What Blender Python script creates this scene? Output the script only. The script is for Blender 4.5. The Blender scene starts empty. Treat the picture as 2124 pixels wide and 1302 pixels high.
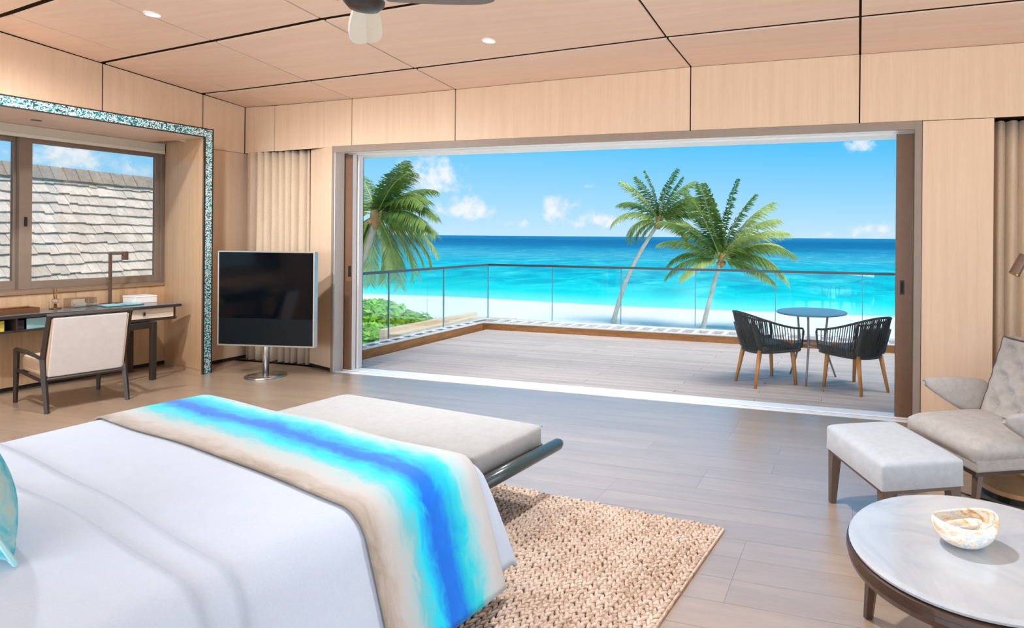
import bpy, bmesh, math, random
from mathutils import Vector, Matrix, Euler
random.seed(7)
R = math.radians
SC = bpy.context.scene
COL = SC.collection

# ------------------------------------------------------------------ camera
# wide lens, shifted: level camera (tiny roll), principal point right of and above the frame centre
FPX, CXP, CYP, W, H = 1276.23, 1400.0, 490.81, 2124.0, 1302.0
YAW, ROLL, EYE = R(16.622), 0.0080, 1.5
cam = bpy.data.cameras.new('camera')
cam.sensor_width = 36.0
cam.lens = 36.0 * FPX / W
cam.shift_x = -(CXP - W / 2) / W
cam.shift_y = -(H / 2 - CYP) / W
cam.clip_end = 20000
cam.clip_start = 0.02
cam_o = bpy.data.objects.new('camera', cam)
COL.objects.link(cam_o)
cam_o.location = (0, 0, EYE)
cam_o.rotation_mode = 'XYZ'
cam_o.matrix_world = Matrix.Translation((0, 0, EYE)) @ Matrix.Rotation(YAW, 4, 'Z') @ Matrix.Rotation(R(90), 4, 'X') @ Matrix.Rotation(ROLL, 4, 'Z')
SC.camera = cam_o
SC.view_settings.view_transform = 'Standard'
SC.view_settings.look = 'None'
SC.view_settings.exposure = 0.0
SC.view_settings.gamma = 1.0
SC.view_settings.use_curve_mapping = False

SC.cycles.max_bounces = 6
SC.cycles.diffuse_bounces = 3
SC.cycles.glossy_bounces = 3
SC.cycles.transmission_bounces = 4
SC.cycles.transparent_max_bounces = 10
SC.cycles.caustics_reflective = False
SC.cycles.caustics_refractive = False
SC.cycles.use_denoising = True
SC.cycles.use_light_tree = False
SC.cycles.use_adaptive_sampling = True
SC.cycles.adaptive_threshold = 0.03
SC.cycles.adaptive_min_samples = 16

FWD = Vector((-math.sin(YAW), math.cos(YAW), 0))
RGT = Vector((math.cos(YAW), math.sin(YAW), 0))


def field(r, s, z=0.0):
    """a point of the beach: r metres to the right, s metres out along the building's view axis"""
    p = FWD * s + RGT * r
    return Vector((p.x, p.y, z))


# ------------------------------------------------------------------ colour + node helpers
def lin(c):
    return tuple(((v / 255.0) / 12.92 if v / 255.0 <= 0.04045 else ((v / 255.0 + 0.055) / 1.055) ** 2.4) for v in c) + (1.0,)


class NT:
    def __init__(s, tree):
        s.t = tree
        s.n = tree.nodes
        s.l = tree.links

    def new(s, typ, **kw):
        n = s.n.new(typ)
        for k, v in kw.items():
            setattr(n, k, v)
        return n

    def put(s, sock, v):
        if v is None:
            return
        if hasattr(v, 'links') or isinstance(v, bpy.types.NodeSocket):
            s.l.new(v, sock)
        else:
            sock.default_value = v

    def math(s, op, a, b=None, c=None, clamp=False):
        n = s.new('ShaderNodeMath', operation=op, use_clamp=clamp)
        s.put(n.inputs[0], a)
        s.put(n.inputs[1], b)
        s.put(n.inputs[2], c)
        return n.outputs[0]

    def ramp(s, fac, stops, interp='LINEAR'):
        n = s.new('ShaderNodeValToRGB')
        cr = n.color_ramp
        cr.interpolation = interp
        while len(cr.elements) < len(stops):
            cr.elements.new(0.5)
        for e, (p, c) in zip(cr.elements, stops):
            e.position = p
            e.color = c
        s.put(n.inputs[0], fac)
        return n.outputs[0]

    def mix(s, fac, a, b, blend='MIX'):
        n = s.new('ShaderNodeMix', data_type='RGBA', blend_type=blend)
        s.put(n.inputs[0], fac)
        s.put(n.inputs[6], a)
        s.put(n.inputs[7], b)
        return n.outputs[2]

    def coords(s, scale=(1, 1, 1), kind='Object', loc=(0, 0, 0), rot=(0, 0, 0)):
        tc = s.new('ShaderNodeTexCoord')
        mp = s.new('ShaderNodeMapping')
        mp.inputs['Scale'].default_value = scale
        mp.inputs['Location'].default_value = loc
        mp.inputs['Rotation'].default_value = rot
        s.l.new(tc.outputs[kind], mp.inputs[0])
        return mp.outputs[0]

    def noise(s, vec, scale=1.0, detail=3.0, rough=0.5, dist=0.0):
        n = s.new('ShaderNodeTexNoise')
        s.put(n.inputs['Vector'], vec)
        n.inputs['Scale'].default_value = scale
        n.inputs['Detail'].default_value = detail
        n.inputs['Roughness'].default_value = rough
        n.inputs['Distortion'].default_value = dist
        return n.outputs['Fac']

    def voro(s, vec, scale=1.0, feature='F1', out='Distance', rnd=1.0):
        n = s.new('ShaderNodeTexVoronoi', feature=feature)
        s.put(n.inputs['Vector'], vec)
        n.inputs['Scale'].default_value = scale
        n.inputs['Randomness'].default_value = rnd
        return n.outputs[out]

    def bump(s, h, strength=0.3, dist=0.01):
        n = s.new('ShaderNodeBump')
        n.inputs['Strength'].default_value = strength
        n.inputs['Distance'].default_value = dist
        s.put(n.inputs['Height'], h)
        return n.outputs[0]


MATS = {}


def base_mat(name, rough=0.5, metal=0.0, spec=0.5, coat=0.0, coat_rough=0.1):
    m = bpy.data.materials.new(name)
    m.use_nodes = True
    nt = NT(m.node_tree)
    p = m.node_tree.nodes['Principled BSDF']
    p.inputs['Roughness'].default_value = rough
    p.inputs['Metallic'].default_value = metal
    p.inputs['Specular IOR Level'].default_value = spec
    p.inputs['Coat Weight'].default_value = coat
    p.inputs['Coat Roughness'].default_value = coat_rough
    MATS[name] = m
    return m, nt, p


def flat(name, c, rough=0.5, metal=0.0, spec=0.5, bump=None, vary=0.0, scale=40, coat=0.0):
    """one colour with fine procedural variation"""
    m, nt, p = base_mat(name, rough, metal, spec, coat)
    c1 = lin(c)
    co = nt.coords()
    nz = nt.noise(co, scale, 4, 0.6)
    v = max(vary, 0.03)
    lo = tuple(x * (1 - v) for x in c1[:3]) + (1,)
    hi = tuple(min(1, x * (1 + v)) for x in c1[:3]) + (1,)
    nt.l.new(nt.ramp(nz, [(0.3, lo), (0.7, hi)]), p.inputs['Base Color'])
    if bump:
        nt.l.new(nt.bump(nz, bump, 0.004), p.inputs['Normal'])
    return m


def wood(name, c1, c2, scale=(1, 1, 1), rough=0.5, spec=0.4, rnd=0.10, coat=0.0, coat_rough=0.1, fine=1.0, bump=0.08):
    """grain stretched along the axis whose scale is small; each object shifts a little in tone"""
    m, nt, p = base_mat(name, rough, 0, spec, coat, coat_rough)
    oi = nt.new('ShaderNodeObjectInfo')
    tc = nt.new('ShaderNodeTexCoord')
    add = nt.new('ShaderNodeVectorMath', operation='ADD')
    mul = nt.new('ShaderNodeVectorMath', operation='SCALE')
    nt.l.new(oi.outputs['Random'], mul.inputs['Scale'])
    mul.inputs[0].default_value = (37.0, 53.0, 29.0)
    nt.l.new(tc.outputs['Object'], add.inputs[0])
    nt.l.new(mul.outputs[0], add.inputs[1])
    mp = nt.new('ShaderNodeMapping')
    mp.inputs['Scale'].default_value = scale
    nt.l.new(add.outputs[0], mp.inputs[0])
    g1 = nt.noise(mp.outputs[0], 2.2, 5, 0.6, 0.6)
    g2 = nt.noise(mp.outputs[0], 14 * fine, 3, 0.7, 0.2)
    g = nt.math('ADD', nt.math('MULTIPLY', g1, 0.6), nt.math('MULTIPLY', g2, 0.4))
    colr = nt.ramp(g, [(0.32, lin(c2)), (0.62, lin(c1))])
    hsv = nt.new('ShaderNodeHueSaturation')
    nt.put(hsv.inputs['Value'], nt.math('ADD', nt.math('MULTIPLY', oi.outputs['Random'], 2 * rnd), 1 - rnd))
    nt.l.new(colr, hsv.inputs['Color'])
    nt.l.new(hsv.outputs[0], p.inputs['Base Color'])
    if bump:
        nt.l.new(nt.bump(g2, bump, 0.003), p.inputs['Normal'])
    return m


def fabric(name, c1, c2, scale=220, rough=0.85, bump=0.25, aniso=(1, 1, 1)):
    m, nt, p = base_mat(name, rough, 0, 0.2)
    p.inputs['Sheen Weight'].default_value = 0.15
    co = nt.coords(aniso)
    n1 = nt.noise(co, scale, 2, 0.6)
    n2 = nt.noise(co, scale * 0.06, 3, 0.6)
    f = nt.math('ADD', nt.math('MULTIPLY', n1, 0.65), nt.math('MULTIPLY', n2, 0.35))
    nt.l.new(nt.ramp(f, [(0.35, lin(c2)), (0.62, lin(c1))]), p.inputs['Base Color'])
    nt.l.new(nt.bump(n1, bump, 0.002), p.inputs['Normal'])
    return m


def emit(name, c, s):
    m, nt, p = base_mat(name, 0.5)
    p.inputs['Base Color'].default_value = lin(c)
    p.inputs['Emission Color'].default_value = lin(c)
    p.inputs['Emission Strength'].default_value = s
    return m


def glass(name, tint=(0.965, 0.985, 0.98), gl=0.06, rough=0.0):
    m = bpy.data.materials.new(name)
    m.use_nodes = True
    nt = NT(m.node_tree)
    nt.n.remove(nt.n['Principled BSDF'])
    out = nt.n['Material Output']
    t = nt.new('ShaderNodeBsdfTransparent')
    t.inputs[0].default_value = tint + (1,)
    g = nt.new('ShaderNodeBsdfGlossy')
    g.inputs['Roughness'].default_value = rough
    lw = nt.new('ShaderNodeLayerWeight')
    lw.inputs['Blend'].default_value = 0.25
    mx = nt.new('ShaderNodeMixShader')
    nt.put(mx.inputs[0], nt.math('ADD', nt.math('MULTIPLY', lw.outputs['Fresnel'], 0.35), gl * 0.3))
    nt.l.new(t.outputs[0], mx.inputs[1])
    nt.l.new(g.outputs[0], mx.inputs[2])
    nt.l.new(mx.outputs[0], out.inputs[0])
    MATS[name] = m
    return m


# ------------------------------------------------------------------ sky, sun, added fill lights
def az_el(px, py):
    """compass angle and elevation of something seen in the sky"""
    u, v = (px - CXP) / FPX, -(py - CYP) / FPX
    u, v = u - ROLL * v, v + ROLL * u
    d = (FWD + RGT * u + Vector((0, 0, v))).normalized()
    return math.atan2(d.x, d.y), math.asin(d.z)


def build_world():
    w = bpy.data.worlds.new('sky')
    SC.world = w
    w.use_nodes = True
    nt = NT(w.node_tree)
    bg = nt.n['Background']
    tc = nt.new('ShaderNodeTexCoord')
    sep = nt.new('ShaderNodeSeparateXYZ')
    nt.l.new(tc.outputs['Generated'], sep.inputs[0])
    el = nt.math('ARCSINE', sep.outputs[2])
    az = nt.math('ARCTAN2', sep.outputs[0], sep.outputs[1])
    # elevation gradient
    e = nt.math('DIVIDE', el, 1.5708, clamp=True)
    grad = nt.ramp(e, [(0.0, lin((198, 234, 255))), (0.035, lin((165, 222, 255))), (0.09, lin((104, 203, 255))),
                       (0.16, lin((70, 186, 252))), (0.45, lin((96, 180, 246))), (1.0, lin((96, 176, 240)))])
    # a slow drift to deeper blue away from the sun's side
    dr = nt.math('MULTIPLY', nt.math('ADD', nt.math('SINE', nt.math('ADD', az, 0.15)), 0.35), 0.55, clamp=True)
    grad = nt.mix(nt.math('MULTIPLY', dr, nt.math('MULTIPLY', el, 5.5, clamp=True), clamp=True), grad, lin((0, 186, 255)))
    # clouds
    blobs = [(893, 366, 62, 40, 1.15), (840, 350, 40, 12, .7), (950, 432, 62, 26, 1.0), (1160, 440, 42, 30, .95), (1215, 458, 80, 18, .85), (1080, 462, 60, 10, .6),
             (1790, 300, 40, 18, .62), (1815, 478, 70, 22, .75), (1700, 486, 60, 10, .5), (160, 330, 160, 30, .75), (270, 350, 90, 30, .7), (700, 320, 60, 10, .5), (1232, 387, 34, 4, .45)]
    tot = None
    for (px, py, sx, sy, a) in blobs:
        A, E_ = az_el(px, py)
        k = 1276.0 * math.sqrt(1 + ((px - CXP) / FPX) ** 2)
        sa, se = sx / k, sy / k
        da = nt.math('DIVIDE', nt.math('SUBTRACT', az, A), sa)
        de = nt.math('DIVIDE', nt.math('SUBTRACT', el, E_), se)
        q = nt.math('ADD', nt.math('MULTIPLY', da, da), nt.math('MULTIPLY', de, de))
        g = nt.math('MULTIPLY', nt.math('EXPONENT', nt.math('MULTIPLY', q, -0.7)), a)
        tot = g if tot is None else nt.math('MAXIMUM', tot, g)
    # the same kind of cumulus low over the sea all the way round
    n0 = nt.noise(tc.outputs['Generated'], 3.0, 2, 0.5)
    ring = nt.math('EXPONENT', nt.math('MULTIPLY', nt.math('POWER', nt.math('DIVIDE', nt.math('SUBTRACT', el, 0.05), 0.06), 2.0), -1.0))
    behind = nt.math('SUBTRACT', 1.0, nt.math('MULTIPLY', nt.math('SUBTRACT', nt.math('COSINE', nt.math('ADD', az, 0.28)), 0.45), 3.0, clamp=True))
    tot = nt.math('MAXIMUM', tot, nt.math('MULTIPLY', nt.math('MULTIPLY', ring, behind), nt.math('MULTIPLY', n0, 1.2)))
    n1 = nt.noise(tc.outputs['Generated'], 26.0, 5, 0.62, 0.0)
    dens = nt.math('ADD', tot, nt.math('MULTIPLY', nt.math('SUBTRACT', n1, 0.5), 2.3))
    cl = nt.new('ShaderNodeMapRange', interpolation_type='SMOOTHSTEP')
    nt.put(cl.inputs[0], dens)
    cl.inputs[1].default_value = 0.42
    cl.inputs[2].default_value = 0.95
    mask = nt.math('MULTIPLY', cl.outputs[0], nt.math('MULTIPLY', tot, 2.2, clamp=True))
    mask = nt.math('MULTIPLY', mask, 0.88)
    n2 = nt.noise(tc.outputs['Generated'], 50.0, 3, 0.6)
    ccol = nt.ramp(n2, [(0.35, lin((205, 232, 250))), (0.6, lin((250, 252, 255)))])
    colr = nt.mix(mask, grad, ccol)
    nt.l.new(colr, bg.inputs[0])
    bg.inputs[1].default_value = 1.0
    w.cycles.sampling_method = 'MANUAL'
    w.cycles.sample_map_resolution = 512


build_world()

sun = bpy.data.lights.new('sun', 'SUN')
sun.energy = 4.2
sun.color = (1.0, 0.96, 0.9)
sun.angle = R(32)
sun_o = bpy.data.objects.new('sun', sun)
COL.objects.link(sun_o)
sun_o.rotation_euler = Vector((-0.46, 0.16, -0.85)).to_track_quat('-Z', 'Y').to_euler()
sun_o.location = (5, -6, 12)


def area(name, loc, direction, sx, sy, power, colr=(1, 1, 1)):
    l = bpy.data.lights.new(name, 'AREA')
    l.shape = 'RECTANGLE'
    l.size, l.size_y = sx, sy
    l.energy = power
    l.color = colr
    o = bpy.data.objects.new(name, l)
    COL.objects.link(o)
    o.location = loc
    o.rotation_euler = Vector(direction).to_track_quat('-Z', 'Z').to_euler()
    return o


# added fill lights at invented rear and side windows (added_window_rear, added_window_side below)
area('fill_light_rear', (-2.7, -2.93, 1.55), (-0.08, 1, 0.48), 7.0, 2.3, 325, (0.86, 0.94, 1.0))
area('fill_light_side', (3.33, 1.6, 1.5), (-1, 0.1, 0.5), 4.2, 2.2, 115, (0.86, 0.94, 1.0))


# ------------------------------------------------------------------ materials
wood('panel_vertical', (232, 203, 175), (221, 190, 160), (9, 9, 0.35), 0.42, 0.35, 0.02, fine=1.6, bump=0.03)
wood('panel_ceiling', (240, 212, 192), (229, 199, 177), (0.35, 7, 7), 0.45, 0.35, 0.02, fine=1.4, bump=0.03)
wood('niche_wood', (208, 172, 136), (186, 148, 112), (9, 9, 0.35), 0.45, 0.35, 0.03, fine=1.6, bump=0.03)
wood('floor_oak', (180, 154, 130), (155, 129, 106), (0.5, 6, 6), 0.32, 1.0, 0.05, coat=1.0, coat_rough=0.30, fine=1.2, bump=0.05)
MATS['floor_oak'].node_tree.nodes['Principled BSDF'].inputs['Coat IOR'].default_value = 2.3
wood('deck_wood', (204, 186, 174), (166, 148, 136), (0.35, 14, 14), 0.55, 0.4, 0.09, fine=1.2, bump=0.25)
wood('curb_wood', (168, 118, 74), (128, 84, 48), (1.5, 6, 10), 0.6, 0.3, 0.06)
wood('curb_wood_y', (168, 118, 74), (128, 84, 48), (6, 1.5, 10), 0.6, 0.3, 0.06)
flat('weathered', (206, 198, 192), 0.8, vary=0.12, scale=30, bump=0.2)
flat('trough', (112, 90, 72), 0.8, vary=0.1)
flat('white_slat', (232, 230, 226), 0.7, vary=0.05)
flat('groove', (46, 28, 16), 0.9, 0, 0.05)
flat('groove_dark', (34, 24, 18), 0.8)
flat('bronze', (150, 134, 122), 0.42, 0.0, 0.4, vary=0.05, scale=12)
flat('bronze_light', (202, 194, 188), 0.4, vary=0.04)
flat('door_brown', (120, 88, 66), 0.4, vary=0.06, scale=20)
flat('door_white', (228, 220, 214), 0.4)
flat('track_white', (252, 250, 248), 0.35)
flat('window_frame_brown', (132, 112, 96), 0.4, vary=0.06, scale=14)
flat('sill_wood', (150, 118, 90), 0.4, vary=0.1, scale=6)
flat('blind_fabric', (196, 188, 172), 0.8, vary=0.04)
flat('blind_bar', (214, 204, 190), 0.5)
flat('black_plastic', (16, 16, 17), 0.4)
flat('dark_wood', (52, 42, 36), 0.38, vary=0.12, scale=30)
flat('walnut', (92, 70, 56), 0.35, vary=0.15, scale=25)
flat('espresso', (64, 42, 30), 0.3, vary=0.15, scale=25)
flat('leather_top', (96, 108, 116), 0.2, 0, 1.0, vary=0.05, scale=60)
flat('bench_rail', (58, 72, 74), 0.25, 0, 0.6)
flat('drawer_cream', (226, 206, 186), 0.5, vary=0.04)
flat('brass_dark', (86, 70, 52), 0.3, 0.8)
flat('brass', (150, 112, 66), 0.25, 0.9)
flat('steel', (198, 198, 198), 0.22, 1.0)
flat('silver', (205, 200, 196), 0.3, 0.7)
flat('paper_white', (240, 232, 224), 0.6)
flat('teal_cover', (58, 110, 118), 0.5, vary=0.1)
flat('pale_teal', (160, 204, 206), 0.6, vary=0.05)
flat('yellow_card', (196, 176, 70), 0.6, vary=0.15, scale=90)
flat('tray_wood', (104, 66, 38), 0.45, vary=0.2, scale=20)
flat('book_grey', (66, 58, 56), 0.6, vary=0.1)
fabric('chair_cream', (220, 212, 208), (207, 199, 194), 300, 0.8, 0.1)
fabric('chair_tan', (220, 188, 154), (205, 170, 136), 300, 0.8, 0.1)
fabric('curtain_cloth', (220, 196, 170), (204, 178, 151), 260, 0.9, 0.15, (1, 1, 0.2))
fabric('linen_white', (190, 201, 218), (184, 195, 213), 160, 0.75, 0.06)
fabric('bench_cloth', (166, 165, 164), (151, 149, 148), 260, 0.85, 0.2)
fabric('arm_cloth', (184, 177, 172), (156, 149, 145), 380, 0.85, 0.2)
fabric('ottoman_cloth', (184, 188, 194), (164, 168, 175), 420, 0.85, 0.2)
fabric('rope_dark', (72, 76, 76), (50, 53, 54), 120, 0.8, 0.2)
fabric('cushion_grey', (70, 74, 76), (54, 58, 60), 200, 0.85, 0.2)
wood('teak', (206, 150, 92), (172, 114, 62), (8, 8, 0.8), 0.45, 0.4, 0.05)
flat('table_blue', (96, 132, 150), 0.35, 0, 0.6)
flat('table_metal', (150, 146, 142), 0.4, 0.5)
flat('rail_metal', (86, 92, 94), 0.4, 0.3)
glass('pane_glass', (0.97, 0.985, 0.985), 0.10)
glass('rail_glass', (0.955, 0.985, 0.98), 0.08)
flat('glass_edge', (120, 160, 170), 0.3)
flat('fan_white', (246, 238, 222), 0.45)
flat('fan_dark', (48, 40, 38), 0.35)
emit('downlight_glow', (255, 240, 215), 6.0)
flat('marble_rim', (214, 200, 186), 0.3)
flat('plinth_wood', (196, 152, 110), 0.45, vary=0.1, scale=14)
flat('wall_outer', (228, 220, 208), 0.8)
flat('sand', (238, 230, 220), 0.95, vary=0.03, scale=0.6)
flat('roof_felt', (96, 84, 78), 0.9, vary=0.1)
flat('trunk', (206, 192, 176), 0.9, vary=0.16, scale=3, bump=0.4)
flat('frond_green', (124, 146, 66), 0.5, vary=0.35, scale=1.2)
flat('frond_light', (186, 194, 108), 0.5, vary=0.3, scale=1.2)
flat('jute_dark', (96, 70, 50), 0.9)
flat('frond_rib', (190, 188, 96), 0.5)
flat('frond_dry', (160, 122, 70), 0.7, vary=0.2, scale=1.0)
flat('crown_husk', (176, 128, 78), 0.9, vary=0.25, scale=3)
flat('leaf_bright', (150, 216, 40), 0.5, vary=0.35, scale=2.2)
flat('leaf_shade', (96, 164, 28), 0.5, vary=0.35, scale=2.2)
flat('ledge_wood', (236, 206, 172), 0.7, vary=0.05)
wood('shingle', (232, 206, 186), (194, 168, 148), (5, 5, 5), 0.9, 0.2, 0.13)
wood('ridge_shingle', (176, 154, 136), (144, 122, 106), (5, 5, 5), 0.9, 0.2, 0.14)
glass('lamp_crystal', (0.95, 0.93, 0.9), 0.5)


def two_sided_leaf(name):
    m = MATS[name]
    nt = NT(m.node_tree)
    p = nt.n['Principled BSDF']
    tr = nt.new('ShaderNodeBsdfTranslucent')
    src = p.inputs['Base Color'].links[0].from_socket
    nt.l.new(src, tr.inputs[0])
    mx = nt.new('ShaderNodeMixShader')
    mx.inputs[0].default_value = 0.35
    nt.l.new(p.outputs[0], mx.inputs[1])
    nt.l.new(tr.outputs[0], mx.inputs[2])
    nt.l.new(mx.outputs[0], nt.n['Material Output'].inputs[0])


for nm in ('frond_green', 'frond_light', 'leaf_bright', 'leaf_shade', 'frond_dry'):
    two_sided_leaf(nm)


def mosaic_mat():
    m, nt, p = base_mat('shell_mosaic', 0.15, 0.15, 0.8)
    co = nt.coords()
    c = nt.voro(co, 95, 'F1', 'Color')
    d = nt.voro(co, 95, 'DISTANCE_TO_EDGE', 'Distance')
    sep = nt.new('ShaderNodeSeparateColor')
    nt.l.new(c, sep.inputs[0])
    a = nt.ramp(sep.outputs[0], [(0.0, lin((30, 70, 74))), (0.2, lin((56, 140, 150))), (0.4, lin((130, 214, 224))), (0.65, lin((214, 244, 244))), (1.0, lin((255, 254, 252)))])
    sh = nt.noise(co, 3.0, 2, 0.5)
    a = nt.mix(nt.math('MULTIPLY', sh, 0.45), a, lin((70, 190, 210)), 'OVERLAY')
    a = nt.mix(nt.math('LESS_THAN', d, 0.07), a, lin((20, 30, 30)))
    nt.l.new(a, p.inputs['Base Color'])


mosaic_mat()


def marble_mat():
    m, nt, p = base_mat('marble', 0.18, 0, 0.6, 0.3)
    co = nt.coords((1, 1, 1))
    n = nt.noise(co, 2.2, 6, 0.6, 1.5)
    nt.l.new(nt.ramp(n, [(0.3, lin((168, 173, 182))), (0.5, lin((186, 191, 198))), (0.7, lin((196, 199, 204)))]), p.inputs['Base Color'])


marble_mat()


def tv_mat():
    m, nt, p = base_mat('tv_screen', 0.09, 0, 0.35)
    p.inputs['Base Color'].default_value = (0.0015, 0.003, 0.005, 1)
    m2, nt2, p2 = base_mat('tv_speaker', 0.4, 0, 0.3)
    p2.inputs['Base Color'].default_value = (0.002, 0.005, 0.007, 1)


tv_mat()


def shellbowl_mat():
    m, nt, p = base_mat('pearl_bowl', 0.15, 0, 0.7, 0.5)
    co = nt.coords((1, 1, 2.2))
    n = nt.noise(co, 9, 4, 0.6, 2.5)
    nt.l.new(nt.ramp(n, [(0.28, lin((190, 140, 92))), (0.40, lin((240, 214, 176))), (0.50, lin((252, 246, 236))), (0.60, lin((206, 214, 222))), (0.68, lin((250, 240, 222))), (0.8, lin((226, 182, 130)))]), p.inputs['Base Color'])


shellbowl_mat()


def throw_mat():
    m, nt, p = base_mat('ombre_throw', 0.8, 0, 0.2)
    p.inputs['Sheen Weight'].default_value = 0.2
    tc = nt.new('ShaderNodeTexCoord')
    sep = nt.new('ShaderNodeSeparateXYZ')
    nt.l.new(tc.outputs['UV'], sep.inputs[0])
    mp = nt.new('ShaderNodeMapping')
    mp.inputs['Scale'].default_value = (7, 9, 1)
    nt.l.new(tc.outputs['UV'], mp.inputs[0])
    n = nt.noise(mp.outputs[0], 1.0, 5, 0.65, 0.8)
    f = nt.math('ADD', sep.outputs[1], nt.math('MULTIPLY', nt.math('SUBTRACT', n, 0.5), 0.24))
    c = nt.ramp(f, [(0.0, lin((150, 136, 122))), (0.06, lin((172, 160, 150))), (0.15, lin((188, 184, 182))), (0.24, lin((172, 190, 192))), (0.31, lin((104, 190, 200))), (0.38, lin((0, 206, 232))),
                    (0.45, lin((0, 160, 232))), (0.51, lin((0, 104, 216))), (0.58, lin((0, 114, 222))), (0.66, lin((0, 176, 214))), (0.74, lin((40, 200, 214))), (0.82, lin((150, 200, 206))), (0.90, lin((190, 192, 194))), (1.0, lin((186, 182, 180)))])
    nt.l.new(c, p.inputs['Base Color'])
    nf = nt.noise(nt.coords(), 150, 2, 0.6)
    nt.l.new(nt.bump(nf, 0.25, 0.003), p.inputs['Normal'])


throw_mat()


def cushion_mat():
    m, nt, p = base_mat('teal_cushion', 0.8, 0, 0.2)
    co = nt.coords()
    n = nt.noise(co, 7, 5, 0.65, 1.2)
    nt.l.new(nt.ramp(n, [(0.3, lin((40, 150, 184))), (0.45, lin((104, 190, 200))), (0.6, lin((170, 204, 200))), (0.75, lin((200, 196, 176)))]), p.inputs['Base Color'])
    nt.l.new(nt.bump(nt.noise(co, 120, 2), 0.3, 0.003), p.inputs['Normal'])


cushion_mat()


def jute_mat():
    m, nt, p = base_mat('jute', 0.9, 0, 0.2)
    co = nt.coords()
    n1 = nt.noise(co, 55, 3, 0.7)
    n2 = nt.noise(co, 4, 3, 0.6)
    f = nt.math('ADD', nt.math('MULTIPLY', n1, 0.7), nt.math('MULTIPLY', n2, 0.3))
    nt.l.new(nt.ramp(f, [(0.33, lin((136, 102, 76))), (0.46, lin((192, 166, 146))), (0.62, lin((222, 203, 188)))]), p.inputs['Base Color'])


jute_mat()


def sea_mat():
    """the water's own colour: pale over the sand, turquoise over the lagoon, mottled over the reef, deep blue beyond"""
    m, nt, p = base_mat('sea_water', 0.6, 0, 0.06)
    geo = nt.new('ShaderNodeNewGeometry')
    dot = nt.new('ShaderNodeVectorMath', operation='DOT_PRODUCT')
    nt.l.new(geo.outputs['Position'], dot.inputs[0])
    sd = (FWD + RGT * 0.30).normalized()
    dot.inputs[1].default_value = sd
    d = nt.math('SUBTRACT', dot.outputs['Value'], 51.0)
    lg = nt.math('LOGARITHM', nt.math('MAXIMUM', nt.math('ADD', d, 6.0), 1.0), 10.0)
    mp = nt.new('ShaderNodeMapping')
    mp.inputs['Rotation'].default_value = (0, 0, -YAW)
    nt.l.new(geo.outputs['Position'], mp.inputs[0])
    st = nt.new('ShaderNodeVectorMath', operation='MULTIPLY')
    nt.l.new(mp.outputs[0], st.inputs[0])
    st.inputs[1].default_value = (0.10, 0.05, 0.0)
    nb = nt.noise(st.outputs[0], 1.6, 6, 0.68, 0.7)
    nb2 = nt.noise(st.outputs[0], 0.22, 4, 0.6, 0.5)
    f = nt.math('ADD', nt.math('DIVIDE', lg, 3.6), nt.math('MULTIPLY', nt.math('SUBTRACT', nb2, 0.5), 0.10))
    c = nt.ramp(f, [(0.16, lin((206, 228, 218))), (0.27, lin((120, 218, 206))), (0.35, lin((14, 208, 198))), (0.46, lin((0, 190, 190))), (0.53, lin((22, 174, 180))),
                    (0.60, lin((70, 160, 168))), (0.645, lin((40, 140, 160))), (0.69, lin((0, 104, 138))), (0.78, lin((0, 86, 128))), (0.9, lin((14, 112, 146)))])
    k = nt.ramp(f, [(0.33, (0, 0, 0, 1)), (0.42, (1, 1, 1, 1)), (0.64, (1, 1, 1, 1)), (0.72, (0.25, 0.25, 0.25, 1))])
    dk = nt.ramp(nb, [(0.40, (1, 1, 1, 1)), (0.56, (0, 0, 0, 1))])
    c = nt.mix(nt.math('MULTIPLY', nt.math('MULTIPLY', k, dk), 0.6), c, lin((0, 128, 156)))
    lt = nt.ramp(nb, [(0.56, (0, 0, 0, 1)), (0.68, (1, 1, 1, 1))])
    c = nt.mix(nt.math('MULTIPLY', nt.math('MULTIPLY', k, lt), 0.30), c, lin((150, 232, 236)))
    nt.l.new(c, p.inputs['Base Color'])
    nt.l.new(nt.bump(nb, 0.25, 0.3), p.inputs['Normal'])


sea_mat()


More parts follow.
